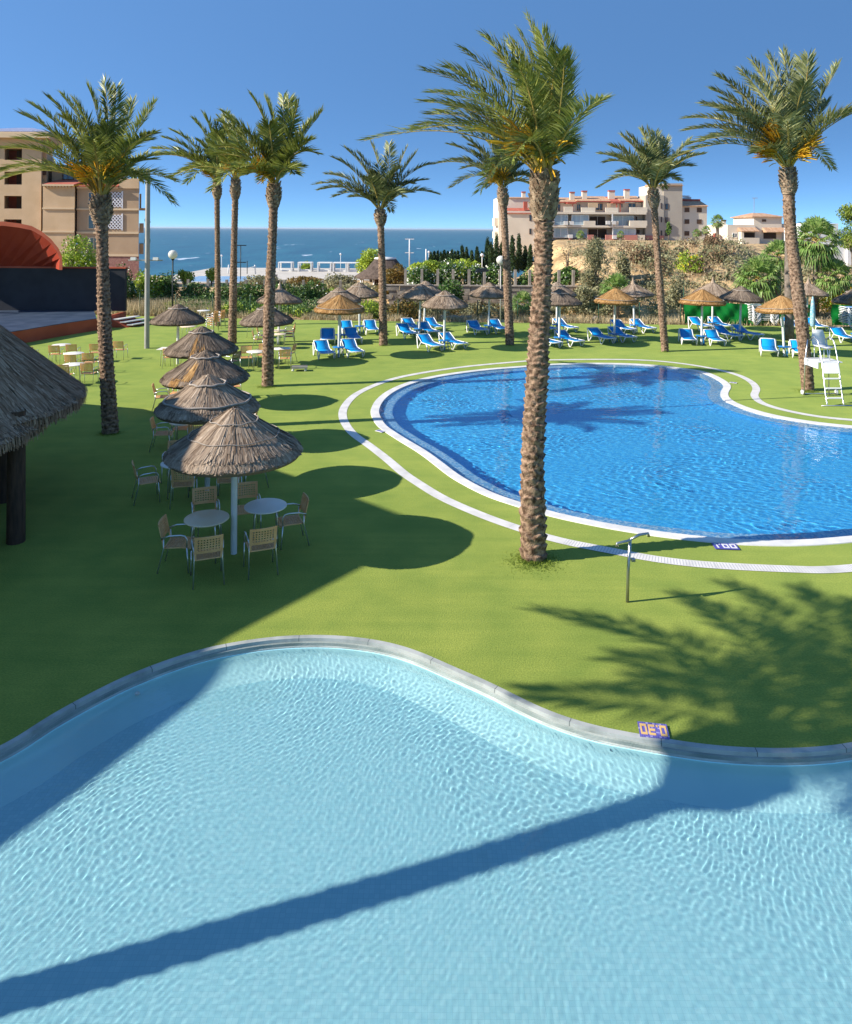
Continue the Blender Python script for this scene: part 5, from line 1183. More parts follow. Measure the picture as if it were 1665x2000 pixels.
B = Bld('villa', 125, 'low cream villa with a square tower to the right of the apartments')
B.part('wall', 'cream', [(1422, 435, 1476, 500, 0, 9), (1476.2, 419, 1531, 500, .6, 9), (1531.2, 432, 1550, 500, 2, 9)])
B.hip('roof', 'rooftile', 1474.5, 1532.5, 418.5, 410.5, .5, 9.1, .35, .3); B.slope('roof', 'rooftile', 1442, 1476, 447, 440, -1.6, 0); B.slope('roof', 'rooftile', 1493, 1550, 448, 440, -1, .6)
B.part('recess', 'dark', [(1447, 450, 1475, 462, -.03, .01), (1495, 450, 1520, 462, .56, .61)]); B.part('parapet', 'cream', [(1442, 460, 1476, 475, -1.6, -1.4), (1442, 447.2, 1447, 475, -1.39, -.2)])
ch = B.part('chimney', 'cream', [(1423, 428, 1428, 440, 2, 3)]); B.part('chimney_cap', 'shutter', [(1422.6, 425, 1428.4, 428, 1.9, 3.1)], ch)
B.window(1492, 424, 1500, 428.5, .58, 'shutter', 'shutter'); B.window(1431, 451, 1441, 460, -.02)
B.part('antenna', 'metal_grey', [(1493.6, 381, 1494.3, 411, 4, 4.06), (1490, 380, 1501, 381, 4, 4.05)])
B.part('stair_wall', 'redpaint', [(1407, 452, 1413, 485, 2, 3)])
B = Bld('garden_wall', 78, 'white stepped garden wall behind the fan palms at the right edge', 'wall')
B.part('wall', 'cloth_w', [(1600, 462, 1625, 500, 0, .4), (1625.2, 470, 1650, 520, -.3, .1), (1650.2, 480, 1720, 535, -.6, -.2), (1612, 438, 1632, 461.9, 4, 8), (1640, 430, 1700, 470, 6, 12)])

# ---------------------------------------------------------------- seaside promenade, far pool, cabanas, pavilion, lamps
def slab(name, x0, x1, d0, d1, z, m, th=.5):
    X0, X1 = (x0 - CX) * d0 / F, (x1 - CX) * d0 / F; o = MB().box(X0, d0, z - th, X1, d1, z).build(name, M[m]); return tag(o, kind='structure')
slab('promenade', 300, 730, 138, 178, -3.55, 'paving', 1.4)
slab('far_pool_paving', 318, 486, 112, 134, -2.3, 'paving', 1.2)
o = slab('far_pool_water', 340, 482, 114, 127, -2.28, 'glass_light', .02)
for i, x in enumerate((559, 597, 635, 665, 693)):
    nmz = ('leftmost', 'second from the left', 'middle', 'second from the right', 'rightmost')[i]
    c = PD(x, 531, 165); c.z = -3.55; r = empty('cabana', c, 0, 'white framed beach cabana, %s in the row by the sea' % nmz, 'cabana', 'white cabanas on the promenade')
    for sx in (-1, 1):
        for sy in (-1, 1): MB().box(sx * 1.4 - .13, sy * 1.2 - .13, 0, sx * 1.4 + .13, sy * 1.2 + .13, 1.85).build('post', M['cloth_w'], r)
    MB().box(-1.55, -1.35, 1.852, 1.55, 1.35, 2.05).build('roof_frame', M['cloth_w'], r); MB().box(-1.2, -.9, 0, 1.2, .9, .4).build('daybed', M['cloth_w'], r)
def lamp(px, ytop, ybase, D, label, kind='ball', m='frame_w', rr=.05):
    b = PD(px, ybase, D); h = (ybase - ytop) * D / F; r = empty('street_lamp', b, 0, label, 'lamp', 'lamps around the garden and promenade')
    MB().tube([(0, 0, -.6), (0, 0, h - .1)], rr, 8).build('pole', M[m], r)
    if kind == 'ball': MB().sphere((0, 0, h), .22, 10).build('lamp_head', M['frame_w'], r)
    elif kind == 'cross':
        MB().box(-.9, -.06, h - .15, .9, .06, h).build('crossarm', M[m], r); MB().box(-.9, -.06, h - 2.9, .9, .06, h - 2.75).build('crossarm', M[m], r)
    elif kind == 'globe':
        MB().sphere((0, 0, h), .29, 24).build('globe', M['globe'], r); MB().lathe([(.03, h - .4), (.1, h - .3), (.11, h - .26)], 12).build('collar', M[m], r)
    return r
lamp(433, 499, 535, 150, 'white lamp by the far pool, left of the cabanas'); lamp(665.5, 496, 530, 150, 'white lamp beside the middle cabanas')
lamp(800, 466, 520, 150, 'tall white mast with two crossarms near the pavilion', 'cross', rr=.12); lamp(832.5, 485, 515, 140, 'plain white mast left of the cypress row', 'none', rr=.12)
lamp(838, 492, 516, 130, 'small white lamp left of the cypress row'); lamp(881, 493, 515, 110, 'white lamp in front of the cypress row'); lamp(942, 498, 525, 90, 'white lamp at the right end of the cypress row')
lamp(470, 478, 556, 120, 'dark tall mast between the trio palms', 'cross', 'dark_metal', .07); lamp(483, 508, 534, 140, 'thin dark mast near the shade sail', 'none', 'dark_metal', .07)
lamp(337, 497, 630, 47, 'big frosted globe lamp on a black pole at the left', 'globe', 'dark_metal', .045)
lamp(978, 508, 632, 47, 'frosted globe lamp on a slim grey pole beside the flower-stalk palm', 'globe', 'metal_grey', .04)
b = P(1046, 800); r = empty('street_lamp', b, 0, 'white globe lamp peeping through the big palm crown', 'lamp', 'lamps around the garden and promenade')
t_ = PD(1032, 302, b.y) - b
MB().tube([(0, 0, 0), (0, 0, t_.z + .3), (t_.x, 0, t_.z + .35), (t_.x, 0, t_.z + .12)], .04, 8).build('pole', M['metal_grey'], r); MB().sphere(t_, .17, 20).build('globe', M['frame_w'], r)
b = P(287, 680); t_ = PD(291, 330, b.y) - b; r = empty('lamp_mast', b, 0, 'tall square grey mast with two small spotlights left of the trio palms', 'lamp')
MB().lathe([(.13, 0), (.12, t_.z)], 8).build('pole', M['metal_grey'], r)
q = PD(289, 508, b.y).z; MB().box(-.95, -.03, q - .03, .75, .03, q + .03).build('crossarm', M['metal_grey'], r)
for sx in (-.6, .5): MB().hexa([(sx - .13, -.3, q + .02), (sx + .13, -.3, q + .02), (sx + .1, -.05, q + .02), (sx - .1, -.05, q + .02), (sx - .13, -.28, q + .16), (sx + .13, -.28, q + .16), (sx + .1, -.05, q + .12), (sx - .1, -.05, q + .12)]).build('spotlight', M['ac'], r)
# floodlight mast beside the pillar fence
b = PD(942, 600, 54); b.z = 0; r = empty('floodlight', b, 0, 'dark floodlight on a slim pole in front of the white oleanders', 'lamp')
MB().tube([(0, 0, 0), (0, 0, 2.9)], .03, 6).build('pole', M['dark_metal'], r); MB().hexa([(-.55, -.2, 2.85), (.5, -.2, 2.95), (.5, .2, 2.95), (-.55, .2, 2.85), (-.4, -.15, 3.1), (.3, -.15, 3.2), (.3, .15, 3.2), (-.4, .15, 3.1)]).build('lamp_head', M['dark_metal'], r)
# shade sail
r = empty('shade_sail', (PD(490, 530, 150).x, 150, -3.55), 0, 'white shade sail on two leaning posts by the sea', 'sunshade')
for x, lean in ((-4.6, .3), (1.0, -.4)): MB().tube([(x, 0, 0), (x + lean * .5, 0, 2.1)], .12, 6).build('post', M['frame_w'], r)
MB().hexa([(-2.2, -1, 1.0), (.9, -1, 1.75), (.9, 1, 1.75), (-2.2, 1, 1.0), (-2.2, -1, 1.1), (.9, -1, 1.85), (.9, 1, 1.85), (-2.2, 1, 1.1)]).build('canvas', M['cloth_w'], r)
# pavilion
D_ = 104; kx = D_ / F; c = PD(753, 552, D_); c.z = zl(c.x, D_); r = empty('pavilion', c, 0, 'large grey thatched beach pavilion beyond the fence', 'pavilion')
W_, ez, tz = 62 * kx, EYE - (541 - HY) * kx - c.z, EYE - (506 - HY) * kx - c.z
mb = MB(); mb.lathe([(.02, tz + .05), (1.5, tz), (W_ * .6, ez + (tz - ez) * .45), (W_, ez), (W_, ez - .15), (W_ * .9, ez - .1), (.02, ez)], 8); ro = mb.build('roof', M['deep_thatch'], r)
MB().lathe([(.1, tz + .3), (1.5, tz + .22), (1.6, tz + .0)], 8).build('ridge_cap', M['ac'], ro)
for i in range(8): a = i * math.pi / 4 + .39; MB().tube([(W_ * .8 * math.cos(a), W_ * .8 * math.sin(a), -.5), (W_ * .8 * math.cos(a), W_ * .8 * math.sin(a), ez + .1)], .14, 6).build('post', M['cloth_w'], r)
MB().box(-1.5, -1.5, -.3, 1.5, 1.5, ez).build('bar_counter', M['shutter'], r)

# ---------------------------------------------------------------- walls and fences
def yfar(x): return float(np.interp(x, [p[0] for p in LAWN_FAR], [p[1] for p in LAWN_FAR]))
r = empty('retaining_wall', (2, 57.1, 0), 0, 'stone block retaining wall below the white oleanders', 'wall')
g = np.random.RandomState(3)
for j in range(5):
    x = -5.2 + .4 * (j % 2); mb = MB()
    while x < 12: 
        w_ = g.uniform(.55, 1.3); mb.box(x, -.05 + g.uniform(-.05, .05), -.1 + j * .34, x + w_ - .03, .35, .22 + j * .34); x += w_
    mb.build('course', M['stone'], r)
MB().box(-5.4, -.12, 1.61, 12.2, .4, 1.7).build('capstone', M['pillar'], r)
r = empty('pillar_fence', (0, 57.4, 0), 0, 'row of square concrete pillars on the stone wall in front of white oleanders', 'fence')
for x in (793, 825, 856, 886, 917, 947, 977, 1007, 1035, 1063, 1092, 1120):
    X_ = (x - CX) * 57.6 / F; MB().box(X_ - .1, -.1, 1.7, X_ + .1, .1, 2.9).build('pillar', M['pillar'], r)
r = empty('pillar_fence', (0, 58, 0), 0, 'row of slim concrete pillars along the dark hedge behind the café tables', 'fence')
for x in (272, 312, 352, 392, 430, 469, 507, 546, 585, 624, 660):
    X_ = (x - CX) * 56 / F; MB().box(X_ - .09, -.12, -.1, X_ + .09, .12, 1.95).build('pillar', M['pillar'], r)
def mesh_fence(x0, x1, label, h=1.5, dx=.35, off=.45):
    r = empty('wire_fence', (0, 0, 0), 0, label, 'fence'); pm = MB(); X_ = x0
    pts = [(x, yfar(x) + off) for x in np.arange(x0, x1, 2.6)]
    for (xa, ya), (xb, yb) in zip(pts[:-1], pts[1:]):
        for z in np.arange(.1, h, .14): pm.bar((xa, ya, z), (xb, yb, z), .008, .008)
        for t in np.arange(0, 1, .055): pm.bar((xa + (xb - xa) * t, ya + (yb - ya) * t, 0), (xa + (xb - xa) * t, ya + (yb - ya) * t, h), .008, .008)
    pm.build('wire_mesh', M['fence_green'], r)
    for x, y in pts: MB().tube([(x, y, -.1), (x, y, h + .08)], .03, 6).build('post', M['fence_green'], r)
mesh_fence(-19.5, -5.2, 'green wire fence behind the café tables'); mesh_fence(-4.4, 16.5, 'green wire fence behind the sun loungers', 1.3)
r = empty('windbreak_fence', (0, 0, 0), 0, 'bright green cloth windbreak behind the lounger stacks', 'fence')
for (a0, a1) in ((16.6, 24.6), (25.8, 34)):
    n = int((a1 - a0) / .06); mb = MB(); mb.sm = True
    xs_ = np.linspace(a0, a1, n); zz = np.linspace(.05, 1.38, 12); vs = []
    for i, x in enumerate(xs_):
        for j, z in enumerate(zz):
            sag = .07 * math.sin(x * 2.1 + z * 2.5 + math.sin(x * .8) * 2) + .04 * math.sin(x * 5.3 - z * 4) + .02 * math.sin(x * 11 + z * 7)
            vs.append((x, yfar(x) + .35 + sag, z - .05 * math.sin(math.pi * ((x - a0) % 2.7) / 2.7) * (z / 1.38)))
    mb.add(vs, [(i * 12 + j, (i + 1) * 12 + j, (i + 1) * 12 + j + 1, i * 12 + j + 1) for i in range(n - 1) for j in range(11)]); mb.build('cloth', M['cloth_green'], r)
for x in np.arange(16.6, 34, 2.7): MB().tube([(x, yfar(x) + .5, 0), (x, yfar(x) + .5, 2.5 if x < 17 else 1.5)], .035, 6).build('post', M['fence_green'], r)

# ---------------------------------------------------------------- plants beyond the lawn
def pl(x0, y0, x1, y1, D, m, label, cat='shrub', n=900, size=.09, flowers=0, fm='flower', lumps=15, group=None, depth=None, fs=.07, stem=True, name='shrub'):
    b = PD((x0 + x1) / 2, y1, D); zb = b.z; b.z = min(b.z, zl(b.x, D) - .02); zb = max(0, zb - b.z - .3); h = PD((x0 + x1) / 2, y0, D).z - b.z; w_ = (x1 - x0) * D / F
    return shrub(name, b, w_, depth or w_ * .7, h, m, label, cat, n, size, flowers, fm, int(x0 * 7 + y0), lumps, group, stem, fs, zb)
GO = 'oleanders and hedge shrubs behind the lawn'
for a in ((112, 455, 190, 540, 56, 'leaf_y', 'pale flowering oleander above the black stage wall', 'shrub', 2400, .085, 260), (196, 508, 268, 612, 54, 'leaf', 'flowering oleander right of the orange-flowered palm trunk', 'shrub', 2600, .085, 160),
          (258, 520, 312, 606, 56, 'leaf_y', 'light oleander right behind the grey mast', 'shrub', 1800, .085, 200), (298, 522, 350, 602, 57, 'leaf', 'dark oleander around the globe lamp pole', 'shrub', 1600, .085, 30),
          (338, 548, 412, 612, 57.5, 'leaf', 'dark hedge shrub at the left end behind the fence', 'shrub', 2000, .085, 30), (400, 550, 470, 612, 57.5, 'leaf', 'dark hedge shrub behind the trio palms', 'shrub', 2000, .085, 40),
          (455, 548, 530, 612, 57.5, 'leaf', 'dark hedge shrub behind the swollen-headed palm', 'shrub', 2000, .085, 70), (515, 548, 590, 612, 57.5, 'leaf', 'dark hedge shrub with white blossoms behind the pale pointed parasol', 'shrub', 2000, .085, 120),
          (575, 548, 650, 612, 57.5, 'leaf', 'dark hedge shrub at the right end behind the fence', 'shrub', 2000, .085, 70),
          (420, 585, 480, 622, 51, 'leaf_y', 'bright green bush at the fence between the trio palms', 'shrub', 900, .06, 0), (312, 582, 352, 616, 52, 'leaf_y', 'small bright bush at the foot of the globe lamp', 'shrub', 500, .06, 0),
          (600, 560, 700, 612, 59, 'leaf_y', 'yellow-green bush behind the leftmost orange parasol', 'shrub', 2600, .085, 30), (640, 550, 740, 605, 66, 'leaf_olive', 'olive bush between hedge and pavilion', 'shrub', 2200, .09, 0),
          (610, 592, 690, 630, 50.5, 'leaf_olive', 'reedy olive bush at the lawn edge under the orange parasol', 'shrub', 1400, .07, 0), (690, 585, 760, 630, 50.5, 'leaf_y', 'green bush at the lawn edge left of the short palm', 'shrub', 1500, .07, 0),
          (750, 572, 822, 630, 50.5, 'leaf_brown', 'reddish-green bush right of the short palm', 'shrub', 1900, .07, 0), (815, 590, 880, 630, 50.5, 'leaf_olive', 'low olive bush behind the grey parasols', 'shrub', 1200, .07, 0),
          (832, 538, 900, 606, 54, 'leaf', 'feathery dark green shrub left of the stone wall', 'shrub', 2200, .08, 0), (795, 518, 852, 576, 59, 'leaf', 'white oleander, leftmost on the stone wall', 'shrub', 2000, .085, 420),
          (843, 503, 908, 576, 59.5, 'leaf', 'large white oleander in the middle of the stone wall', 'shrub', 2600, .085, 700), (900, 512, 955, 576, 59.5, 'leaf', 'white oleander behind the dark floodlight', 'shrub', 2200, .085, 420),
          (948, 512, 1003, 576, 59.5, 'leaf', 'white oleander behind the flower-stalk palm', 'shrub', 2200, .085, 380), (998, 518, 1062, 576, 59.5, 'leaf', 'sparsely flowering oleander left of the big palm', 'shrub', 2200, .085, 120),
          (1080, 518, 1132, 572, 59.5, 'leaf', 'oleander right of the big palm trunk', 'shrub', 2000, .085, 60),
          (800, 500, 870, 540, 76, 'leaf_y', 'bright yellow-green shrub beside the pavilion', 'shrub', 2000, .11, 0), (862, 504, 950, 535, 76, 'leaf_y', 'bright yellow-green shrub in front of the cypress row', 'shrub', 2200, .11, 0),
          (1118, 548, 1180, 632, 51.5, 'leaf_olive', 'grey-green willow shrub at the lawn edge', 'shrub', 2600, .07, 0), (1205, 488, 1234, 556, 58, 'leaf_olive', 'dark scrub on the slope right of the olive tree', 'shrub', 900, .085, 0),
          (1222, 482, 1290, 575, 62, 'leaf_dry', 'brown dry scrub on the slope left of the beige-wall palm', 'shrub', 2600, .09, 0), (1312, 478, 1345, 520, 68, 'leaf_dry', 'brown scrub below the end wall of the apartments', 'shrub', 1000, .09, 0),
          (1318, 478, 1390, 575, 60, 'leaf_y', 'yellow-green broom bush on the slope', 'shrub', 2400, .08, 200, 'yflower'), (1300, 525, 1345, 632, 52, 'leaf_olive', 'olive scrub right of the beige-wall palm', 'shrub', 1600, .07, 0),
          (1340, 560, 1400, 610, 52, 'leaf_olive', 'low olive scrub above the green cloth', 'shrub', 1300, .07, 0), (1385, 500, 1450, 560, 64, 'leaf_dry', 'dry scrub in the hollow left of the fan palms', 'shrub', 1500, .09, 0),
          (1598, 540, 1690, 600, 52, 'leaf_y', 'bush with yellow flowers behind the green cloth', 'shrub', 1800, .07, 900, 'yflower'),
          (474, 537, 560, 556, 92, 'leaf_olive', 'clipped brownish hedge below the cabanas, left half', 'hedge', 1600, .12, 0), (552, 536, 640, 556, 92, 'leaf_brown', 'clipped brownish hedge below the cabanas, right half', 'hedge', 1600, .12, 0),
          (628, 530, 698, 560, 90, 'leaf_olive', 'rounded bush left of the pavilion', 'shrub', 1600, .12, 0), (346, 524, 376, 548, 100, 'leaf_y', 'small bright tree at the far pool', 'tree', 700, .13, 0),
          (402, 520, 424, 542, 100, 'leaf_y', 'small green tree right of the far pool', 'tree', 500, .13, 0), (576, 510, 608, 534, 172, 'leaf_y', 'yellowish bush between two cabanas', 'shrub', 500, .2, 0),
          (698, 484, 752, 530, 125, 'leaf_y', 'bright yellow-green pine above the pavilion', 'tree', 1800, .16, 0)):
    pl(*a, group=GO if 'oleander' in a[6] or 'hedge shrub' in a[6] else None)
def tree(name, x0, y0, x1, y1, ty, D, m, label, n, size, seed, nl=14):
    b = PD((x0 + x1) / 2, ty, D); b.z = zl(b.x, D) - .05; g = np.random.RandomState(seed); r = empty(name, b, 0, label, 'tree')
    w_ = (x1 - x0) * D / F; z0 = PD(0, y1, D).z - b.z; z1 = PD(0, y0, D).z - b.z; L = []
    for i in range(nl):
        a = g.uniform(0, 6.28); q = g.uniform(0, 1) ** .6; t = g.uniform(.1, .85); s_ = g.uniform(.2, .36)
        L.append((w_ / 2 * q * .75 * math.cos(a), w_ / 2 * q * .6 * math.sin(a), z0 + (z1 - z0) * t, w_ * s_ * .6, w_ * s_ * .6, (z1 - z0) * s_ * .55))
    mb = MB()
    for l_ in L[:8]: mb.tube([(0, 0, -.1), (l_[0] * .25, l_[1] * .25, (z0 + l_[2]) * .4), (l_[0] * .8, l_[1] * .8, l_[2])], [.09, .06, .02], 6)
    mb.build('trunk', M['smooth_bark'], r); foliage('crown', L, n, size, M[m], r, seed); return r
tree('olive_tree', 1128, 452, 1198, 560, 622, 56, 'leaf_olive', 'tall grey-green olive tree on the slope right of the big palm', 5200, .075, 61, 22)
tree('small_tree', 724, 508, 798, 585, 612, 62, 'leaf_brown', 'orange-brown leafed tree in front of the pavilion', 3600, .09, 62, 18)
tree('pine_tree', 1626, 386, 1710, 475, 520, 62, 'leaf_pine', 'rounded bright pine crown at the right edge', 5200, .08, 63, 20)
tree('bare_tree', 1098, 468, 1122, 530, 560, 66, 'leaf_dry', 'thin leafless tree between the big palm and the olive tree', 160, .08, 64, 12)
tree('small_tree', 1298, 420, 1316, 450, 470, 150, 'leaf', 'small dark tree against the end wall of the apartments', 400, .2, 65, 7)
cyp = [(842, 492), (848, 490), (855, 489), (862, 492), (868, 488), (875, 490), (882, 487), (888, 490), (895, 489), (903, 479), (911, 482), (922, 488), (932, 481), (941, 490), (952, 462), (959, 472), (970, 456), (980, 470), (1001, 458), (1014, 455), (1026, 478), (1036, 476), (1047, 484)]
for i, (x, yt) in enumerate(cyp):
    D_ = 92 + (i % 3); b = PD(x, 522, D_); h = PD(x, yt, D_).z - b.z; g = np.random.RandomState(i + 300); w_ = h * (.10 if yt > 475 else .095) + .16
    b.z -= .3; h += .3; r = empty('cypress_tree', b, 0, 'dark slim cypress, number %s from the left of the row' % (i + 1), 'tree', 'cypresses in the row')
    L = [(g.uniform(-.06, .06), g.uniform(-.06, .06), h * t, w_ * (1 - t) ** .6 * g.uniform(.8, 1.15) + .05, w_ * (1 - t) ** .6 + .05, h * .13) for t in np.linspace(.06, .88, 10)]
    foliage('crown', L, 2400, .12, M['leaf_cyp'], r, i + 300, 1.2, .4, .2); MB().tube([(0, 0, -.4), (0, 0, h * .4)], .05, 5).build('trunk', M['smooth_bark'], r)

def fan_leaf(acc, hub, d, size, g, tone, droop=.3, nb=20, mi=0):
    V, Q, Rn, Mi = acc; d = np.array(d) / np.linalg.norm(d); s_ = np.cross(d, [0, 0, 1]); 
    if np.linalg.norm(s_) < .2: s_ = np.cross(d, [0, 1, 0])
    s_ /= np.linalg.norm(s_); u = np.cross(s_, d); an = np.linspace(-1.75, 1.75, nb) + g.uniform(-.05, .05, nb)
    dr = d * np.cos(an)[:, None] + s_ * np.sin(an)[:, None] + u * (.12 * np.cos(2 * an))[:, None]
    ln = size * (1 - .18 * np.abs(an) / 1.75) * g.uniform(.85, 1.1, nb); mid = hub + dr * (ln * .55)[:, None]
    tip = mid + (dr * .5 + np.array([0, 0, -droop])) * (ln * .75)[:, None]
    tg = np.cross(dr, u + g.normal(0, .3, (nb, 3))); tg /= np.linalg.norm(tg, axis=1)[:, None] + 1e-6; tg *= (size * .055)
    b = sum(len(v) for v in V); V.append(np.stack([np.repeat(hub[None], nb, 0), mid + tg, tip, mid - tg], 1).reshape(-1, 3)); Q.append(b + np.arange(4 * nb).reshape(nb, 4))
    Rn.append(np.clip(tone + g.uniform(-.2, .2, nb), 0, 1)); Mi.append(np.full(nb, mi))
def fan_palm(px, yc, ybase, D, rpx, label, seed, n=34, dead=10, smooth=False, z_from=None, trunk_r=.2, dn=-35):
    b = PD(px, ybase, D); gz = zl(b.x, D) if b.y > yfar(b.x) + 1 else 0; b.z = gz; c = np.array(PD(px, yc, D) - b); g = np.random.RandomState(seed); rr = rpx * D / F
    r = empty('fan_palm', b, 0, label, 'palm tree', 'fan palms'); acc = ([], [], [], [])
    for i in range(n):
        a = i * 2.399; h = (i + .5) / n; el = R(85 - (85 - dn) * h); d = np.array([math.cos(a) * math.cos(el), math.sin(a) * math.cos(el), math.sin(el)])
        fan_leaf(acc, c + d * rr * .48, d + np.array([-.15, 0, .12]), rr * .55, g, .62 - .35 * h + g.uniform(-.1, .25), .25 + .5 * h, 18)
    for i in range(dead):
        a = i * 2.399 + 1; d = np.array([math.cos(a) * .5, math.sin(a) * .5, -1]); fan_leaf(acc, c + np.array([math.cos(a), math.sin(a), -.5]) * rr * .35, d, rr * .5, g, .5, .3, 14, 1)
    np_obj('crown', np.concatenate(acc[0]), np.concatenate(acc[1]), [M['fan'], M['dead']], r, rnd=np.concatenate(acc[2]), midx=np.concatenate(acc[3]))
    mb = MB()
    for i in range(0, n, 2):
        a = i * 2.399; h = (i + .5) / n; el = R(85 - (85 - dn) * h); d = Vector((math.cos(a) * math.cos(el), math.sin(a) * math.cos(el), math.sin(el))); mb.tube([Vector(c), Vector(c) + d * rr * .5], [.02 * rr, .01 * rr], 4, False)
    mb.build('petioles', M['rachis'], r)
    if c[2] > .2: MB().tube([(0, 0, -.3), (0, 0, c[2] * .5), tuple(c)], [trunk_r * 1.15, trunk_r, trunk_r * .9], 14).build('trunk', M['smooth_bark'], r)
fan_palm(1482, 545, 620, 51.5, 56, 'bushy fan palm left of the leaning palm', 71, 44, 16, dn=-60); fan_palm(1520, 500, 620, 53, 40, 'fan palm crown just left of the leaning palm trunk', 72, 30, 8, dn=-50)
fan_palm(1594, 470, 620, 52.5, 58, 'tallest fan palm with a drooping skirt near the right edge', 73, 46, 26, dn=-70); fan_palm(1630, 540, 625, 52, 45, 'low fan palm with hanging leaves at the right edge', 74, 34, 14, dn=-60)
fan_palm(1204, 566, 625, 50.5, 40, 'low fan palm behind the middle orange parasol', 75, 34, 10, dn=-40); fan_palm(1021, 592, 626, 50.5, 30, 'low fan palm left of the big palm trunk', 76, 26, 8, dn=-30)
fan_palm(1134, 458, 478, 120, 11, 'small fan palm before the left terraces of the apartments', 77, 22, 4, dn=-50); fan_palm(1213, 458, 480, 120, 10, 'small fan palm before the right terraces of the apartments', 78, 20, 4, dn=-50)
fan_palm(1402, 432, 480, 100, 17, 'slim fan palm at the right end of the apartments', 79, 26, 12, dn=-60); fan_palm(1380, 450, 485, 98, 12, 'short fan palm left of the slim one by the apartments', 80, 20, 6, dn=-50); fan_palm(1361, 455, 485, 98, 11, 'short fan palm under the shuttered windows of the tiled block', 81, 18, 4, dn=-50)
# smooth grey trunk beside the leaning palm
b = P(1543, 664); r = empty('fan_palm', b, 0, 'smooth grey palm trunk just left of the leaning palm', 'palm tree', 'fan palms'); tp = PD(1543, 312, b.y) - b
MB().tube([(0, 0, -.1), (-.03, 0, 1), (-.06, 0, 4), (-.05, 0, 7), tuple(tp)], [.26, .235, .225, .215, .2], 24).build('trunk', M['smooth_bark'], r)
acc = ([], [], [], []); g = np.random.RandomState(90)
for i in range(16):
    a = i * 2.399; h = (i + .5) / 16; el = R(85 - 65 * h); d = np.array([math.cos(a) * math.cos(el), math.sin(a) * math.cos(el), math.sin(el)]); fan_leaf(acc, np.array(tp) + d * .5, d, .6, g, .3, .4, 18)
np_obj('crown', np.concatenate(acc[0]), np.concatenate(acc[1]), [M['fan'], M['dead']], r, rnd=np.concatenate(acc[2]), midx=np.concatenate(acc[3]))

# ---------------------------------------------------------------- dry grass, scrub and stones
def scatter(name, n, fx, m, h, wv, seed, kind='stuff'):
    g = np.random.RandomState(seed); C = fx(g, n); n = len(C); hh = h * g.uniform(.5, 1.4, n); an = g.uniform(0, 6.28, n)
    w_ = np.stack([np.cos(an), np.sin(an), np.zeros(n)], 1) * wv; tp = C + np.stack([g.normal(0, .3, n) * hh, g.normal(0, .3, n) * hh, hh], 1)
    return tag(np_obj(name, np.stack([C - w_, C + w_, tp], 1).reshape(-1, 3), np.arange(3 * n).reshape(n, 3), [M[m]], rnd=g.rand(n)), kind=kind)
def bank(g, n):
    x = g.uniform(-25, -14, n); y = np.interp(x, [p[0] for p in LAWN_FAR], [p[1] for p in LAWN_FAR]) + g.uniform(.1, 4, n); return np.stack([x, y, land(x, y) + .0], 1)
scatter('dry_grass', 9000, bank, 'straw', .75, .025, 1)
def edge(g, n):
    x = g.uniform(-14, 34, n); y = np.interp(x, [p[0] for p in LAWN_FAR], [p[1] for p in LAWN_FAR]) + .2 + g.exponential(.9, n); k_ = np.sin(x * .9) + np.sin(x * 2.3) > -.9; return np.stack([x, y, land(x, y)], 1)[k_]
scatter('dry_grass', 12000, edge, 'straw', .42, .02, 2)
def slopef(g, n):
    D_ = g.uniform(51, 84, n); u = g.uniform(.19, .62, n); x = u * D_; return np.stack([x, D_, land(x, D_)], 1)
scatter('hillside_grass', 9000, slopef, 'straw', .3, .03, 3)
g = np.random.RandomState(12); VV = []; n_l = 0; tn = []
C = slopef(g, 330); C = C[(np.sin(C[:, 0] * .5) + np.sin(C[:, 1] * .7 + C[:, 0] * .3) > -.5)]
for c in C:
    n = 70; s_ = g.uniform(.25, .8); d = g.normal(size=(n, 3)) * s_ * np.array([.5, .5, .3]); V, _ = leaf_quads(c + d + np.array([0, 0, s_ * .3]), .085, g); VV.append(V); tn.append(np.clip(g.uniform(0, .6) + g.uniform(0, .4, n), 0, 1))
V = np.concatenate(VV); tag(np_obj('undergrowth', V, np.arange(len(V)).reshape(-1, 4), [M['leaf_olive']], rnd=np.concatenate(tn)), kind='stuff')
def rock(loc, s_, seed, label):
    g = np.random.RandomState(seed); mb = MB(); mb.sphere((0, 0, 0), 1, 12); v = np.array(mb.v); ph = g.uniform(0, 6, 3)
    v *= (1 + .18 * np.sin(v[:, [1, 2, 0]] * 3 + ph)); mb.v = [tuple(q) for q in v * np.array([s_, s_ * .7, s_ * .6])]; o = mb.build('boulder', M['stone']); o.location = loc; tag(o, label, 'rock', 'stones along the lawn edge')
for i, (x, y, s_, lb) in enumerate(((868, 622, .34, 'first'), (880, 621, .3, 'second'), (892, 623, .36, 'third'), (903, 622, .28, 'fourth'), (914, 623, .33, 'fifth'), (1165, 628, .3, 'sixth'), (1100, 627, .34, 'seventh'))):
    p = PD(x, y, 49.2); p.z = .1; rock(p, s_, i, 'pale round stone at the far lawn edge, %s from the left' % lb)

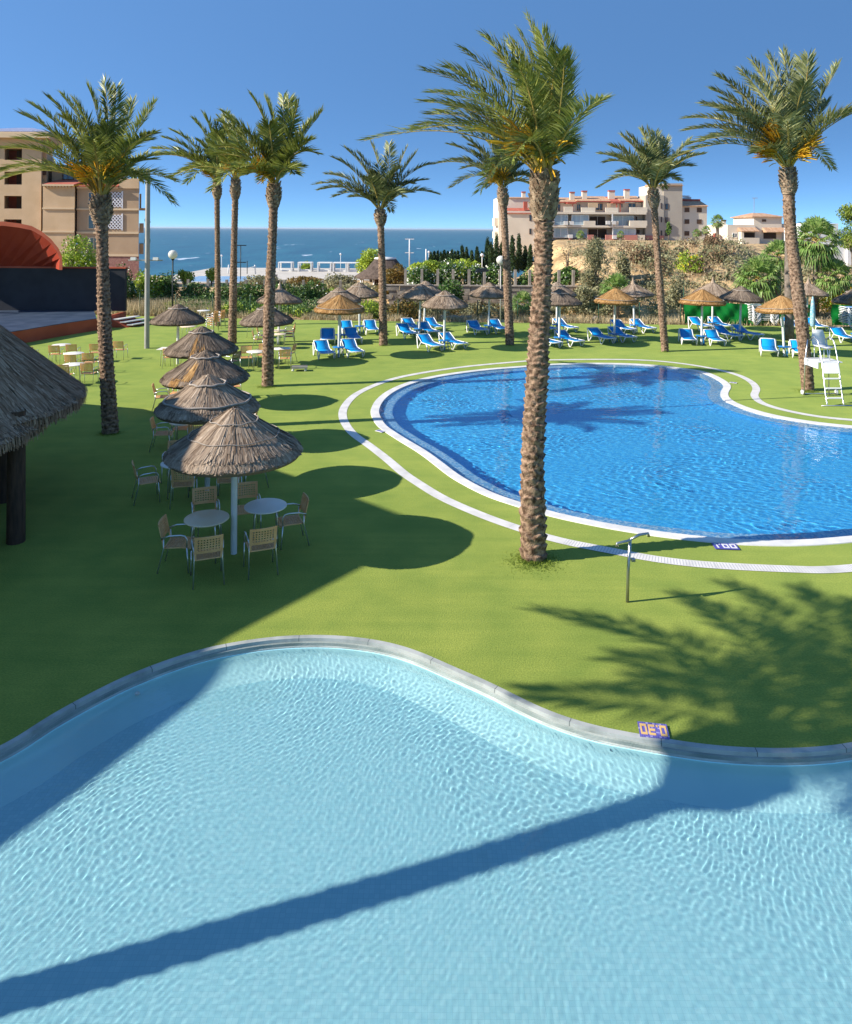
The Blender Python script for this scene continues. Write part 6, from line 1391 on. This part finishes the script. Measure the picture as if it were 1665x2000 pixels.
def cover(name, n, x0, x1, d0, d1, s0, s1, m, seed, leaf=.085, per=80, hz=.5):
    g = np.random.RandomState(seed); VV = []; tn = []
    for _ in range(n):
        D_ = g.uniform(d0, d1); x = (g.uniform(x0, x1) - CX) * D_ / F; D_ = max(D_, yfar(x) + .9); s_ = g.uniform(s0, s1); c = np.array([x, D_, zl(x, D_) + s_ * hz])
        d = g.normal(size=(per, 3)); d /= np.linalg.norm(d, axis=1)[:, None]; d *= (s_ * g.uniform(.5, 1.1, per) ** .5)[:, None] * np.array([1, .8, .75])
        V, _q = leaf_quads(c + d, leaf, g); VV.append(V); tn.append(np.clip(g.uniform(0, .5) + g.uniform(0, .5, per), 0, 1))
    V = np.concatenate(VV); tag(np_obj(name, V, np.arange(len(V)).reshape(-1, 4), [M[m]], rnd=np.concatenate(tn)), kind='stuff')
cover('ground_cover', 150, 330, 660, 50.5, 56.5, .35, .75, 'leaf', 1, .085, 110)
cover('ground_cover', 60, 380, 700, 50, 54, .3, .6, 'leaf_y', 2)
cover('ground_cover', 130, 600, 1110, 50, 55.5, .3, .7, 'leaf_olive', 3)
cover('ground_cover', 70, 640, 1110, 50, 55.5, .3, .6, 'leaf_brown', 4)
cover('ground_cover', 90, 1060, 1340, 50, 57, .3, .75, 'leaf_olive', 5)
cover('ground_cover', 22, 1220, 1420, 58, 72, .5, 1.1, 'leaf_dry', 6, .12, 140)
cover('ground_cover', 45, 1250, 1600, 56, 68, .5, 1.0, 'leaf_olive', 7, .11, 140)
cover('ground_cover', 90, 560, 780, 62, 80, .4, .9, 'leaf_olive', 8, .12, 100)

for px, lb in (((1196, 1472), 'small round water inlet under the coping below the depth tile'), ((268, 1362), 'small round water inlet in the shaded wall of the small pool')):
    p = P(px[0], px[1], -.2); o = MB().lathe([(.001, .02), (.03, .02), (.035, 0)], 12).build('pool_inlet', M['wplastic']); o.location = (p.x, p.y - .0, -.18); o.rotation_euler = (R(50), 0, 0); tag(o, lb, 'pool inlet')

r = bpy.data.objects['open_air_stage']
for x, y in ((88, 478), (91, 484)):
    p = PD(x, y, 45.6) - ST0; MB().tube([(p.x, p.y, p.z), (p.x - .02, p.y - .18, p.z - .05)], .06, 8).build('spotlight', M['wplastic'], r)

# sea haze
hm_ = bpy.data.materials.new('haze_air'); hm_.use_nodes = True; nn, ll_ = hm_.node_tree.nodes, hm_.node_tree.links
nn.remove(nn['Principled BSDF']); pv = nn.new('ShaderNodeVolumePrincipled'); pv.inputs['Color'].default_value = (.82, .89, .96, 1); pv.inputs['Density'].default_value = 4e-5; pv.inputs['Anisotropy'].default_value = .2
ll_.new(pv.outputs[0], nn['Material Output'].inputs['Volume'])
o = MB().box(-41000, -60, -15.6, 41000, 61000, 21).build('haze', hm_); tag(o, kind='stuff')
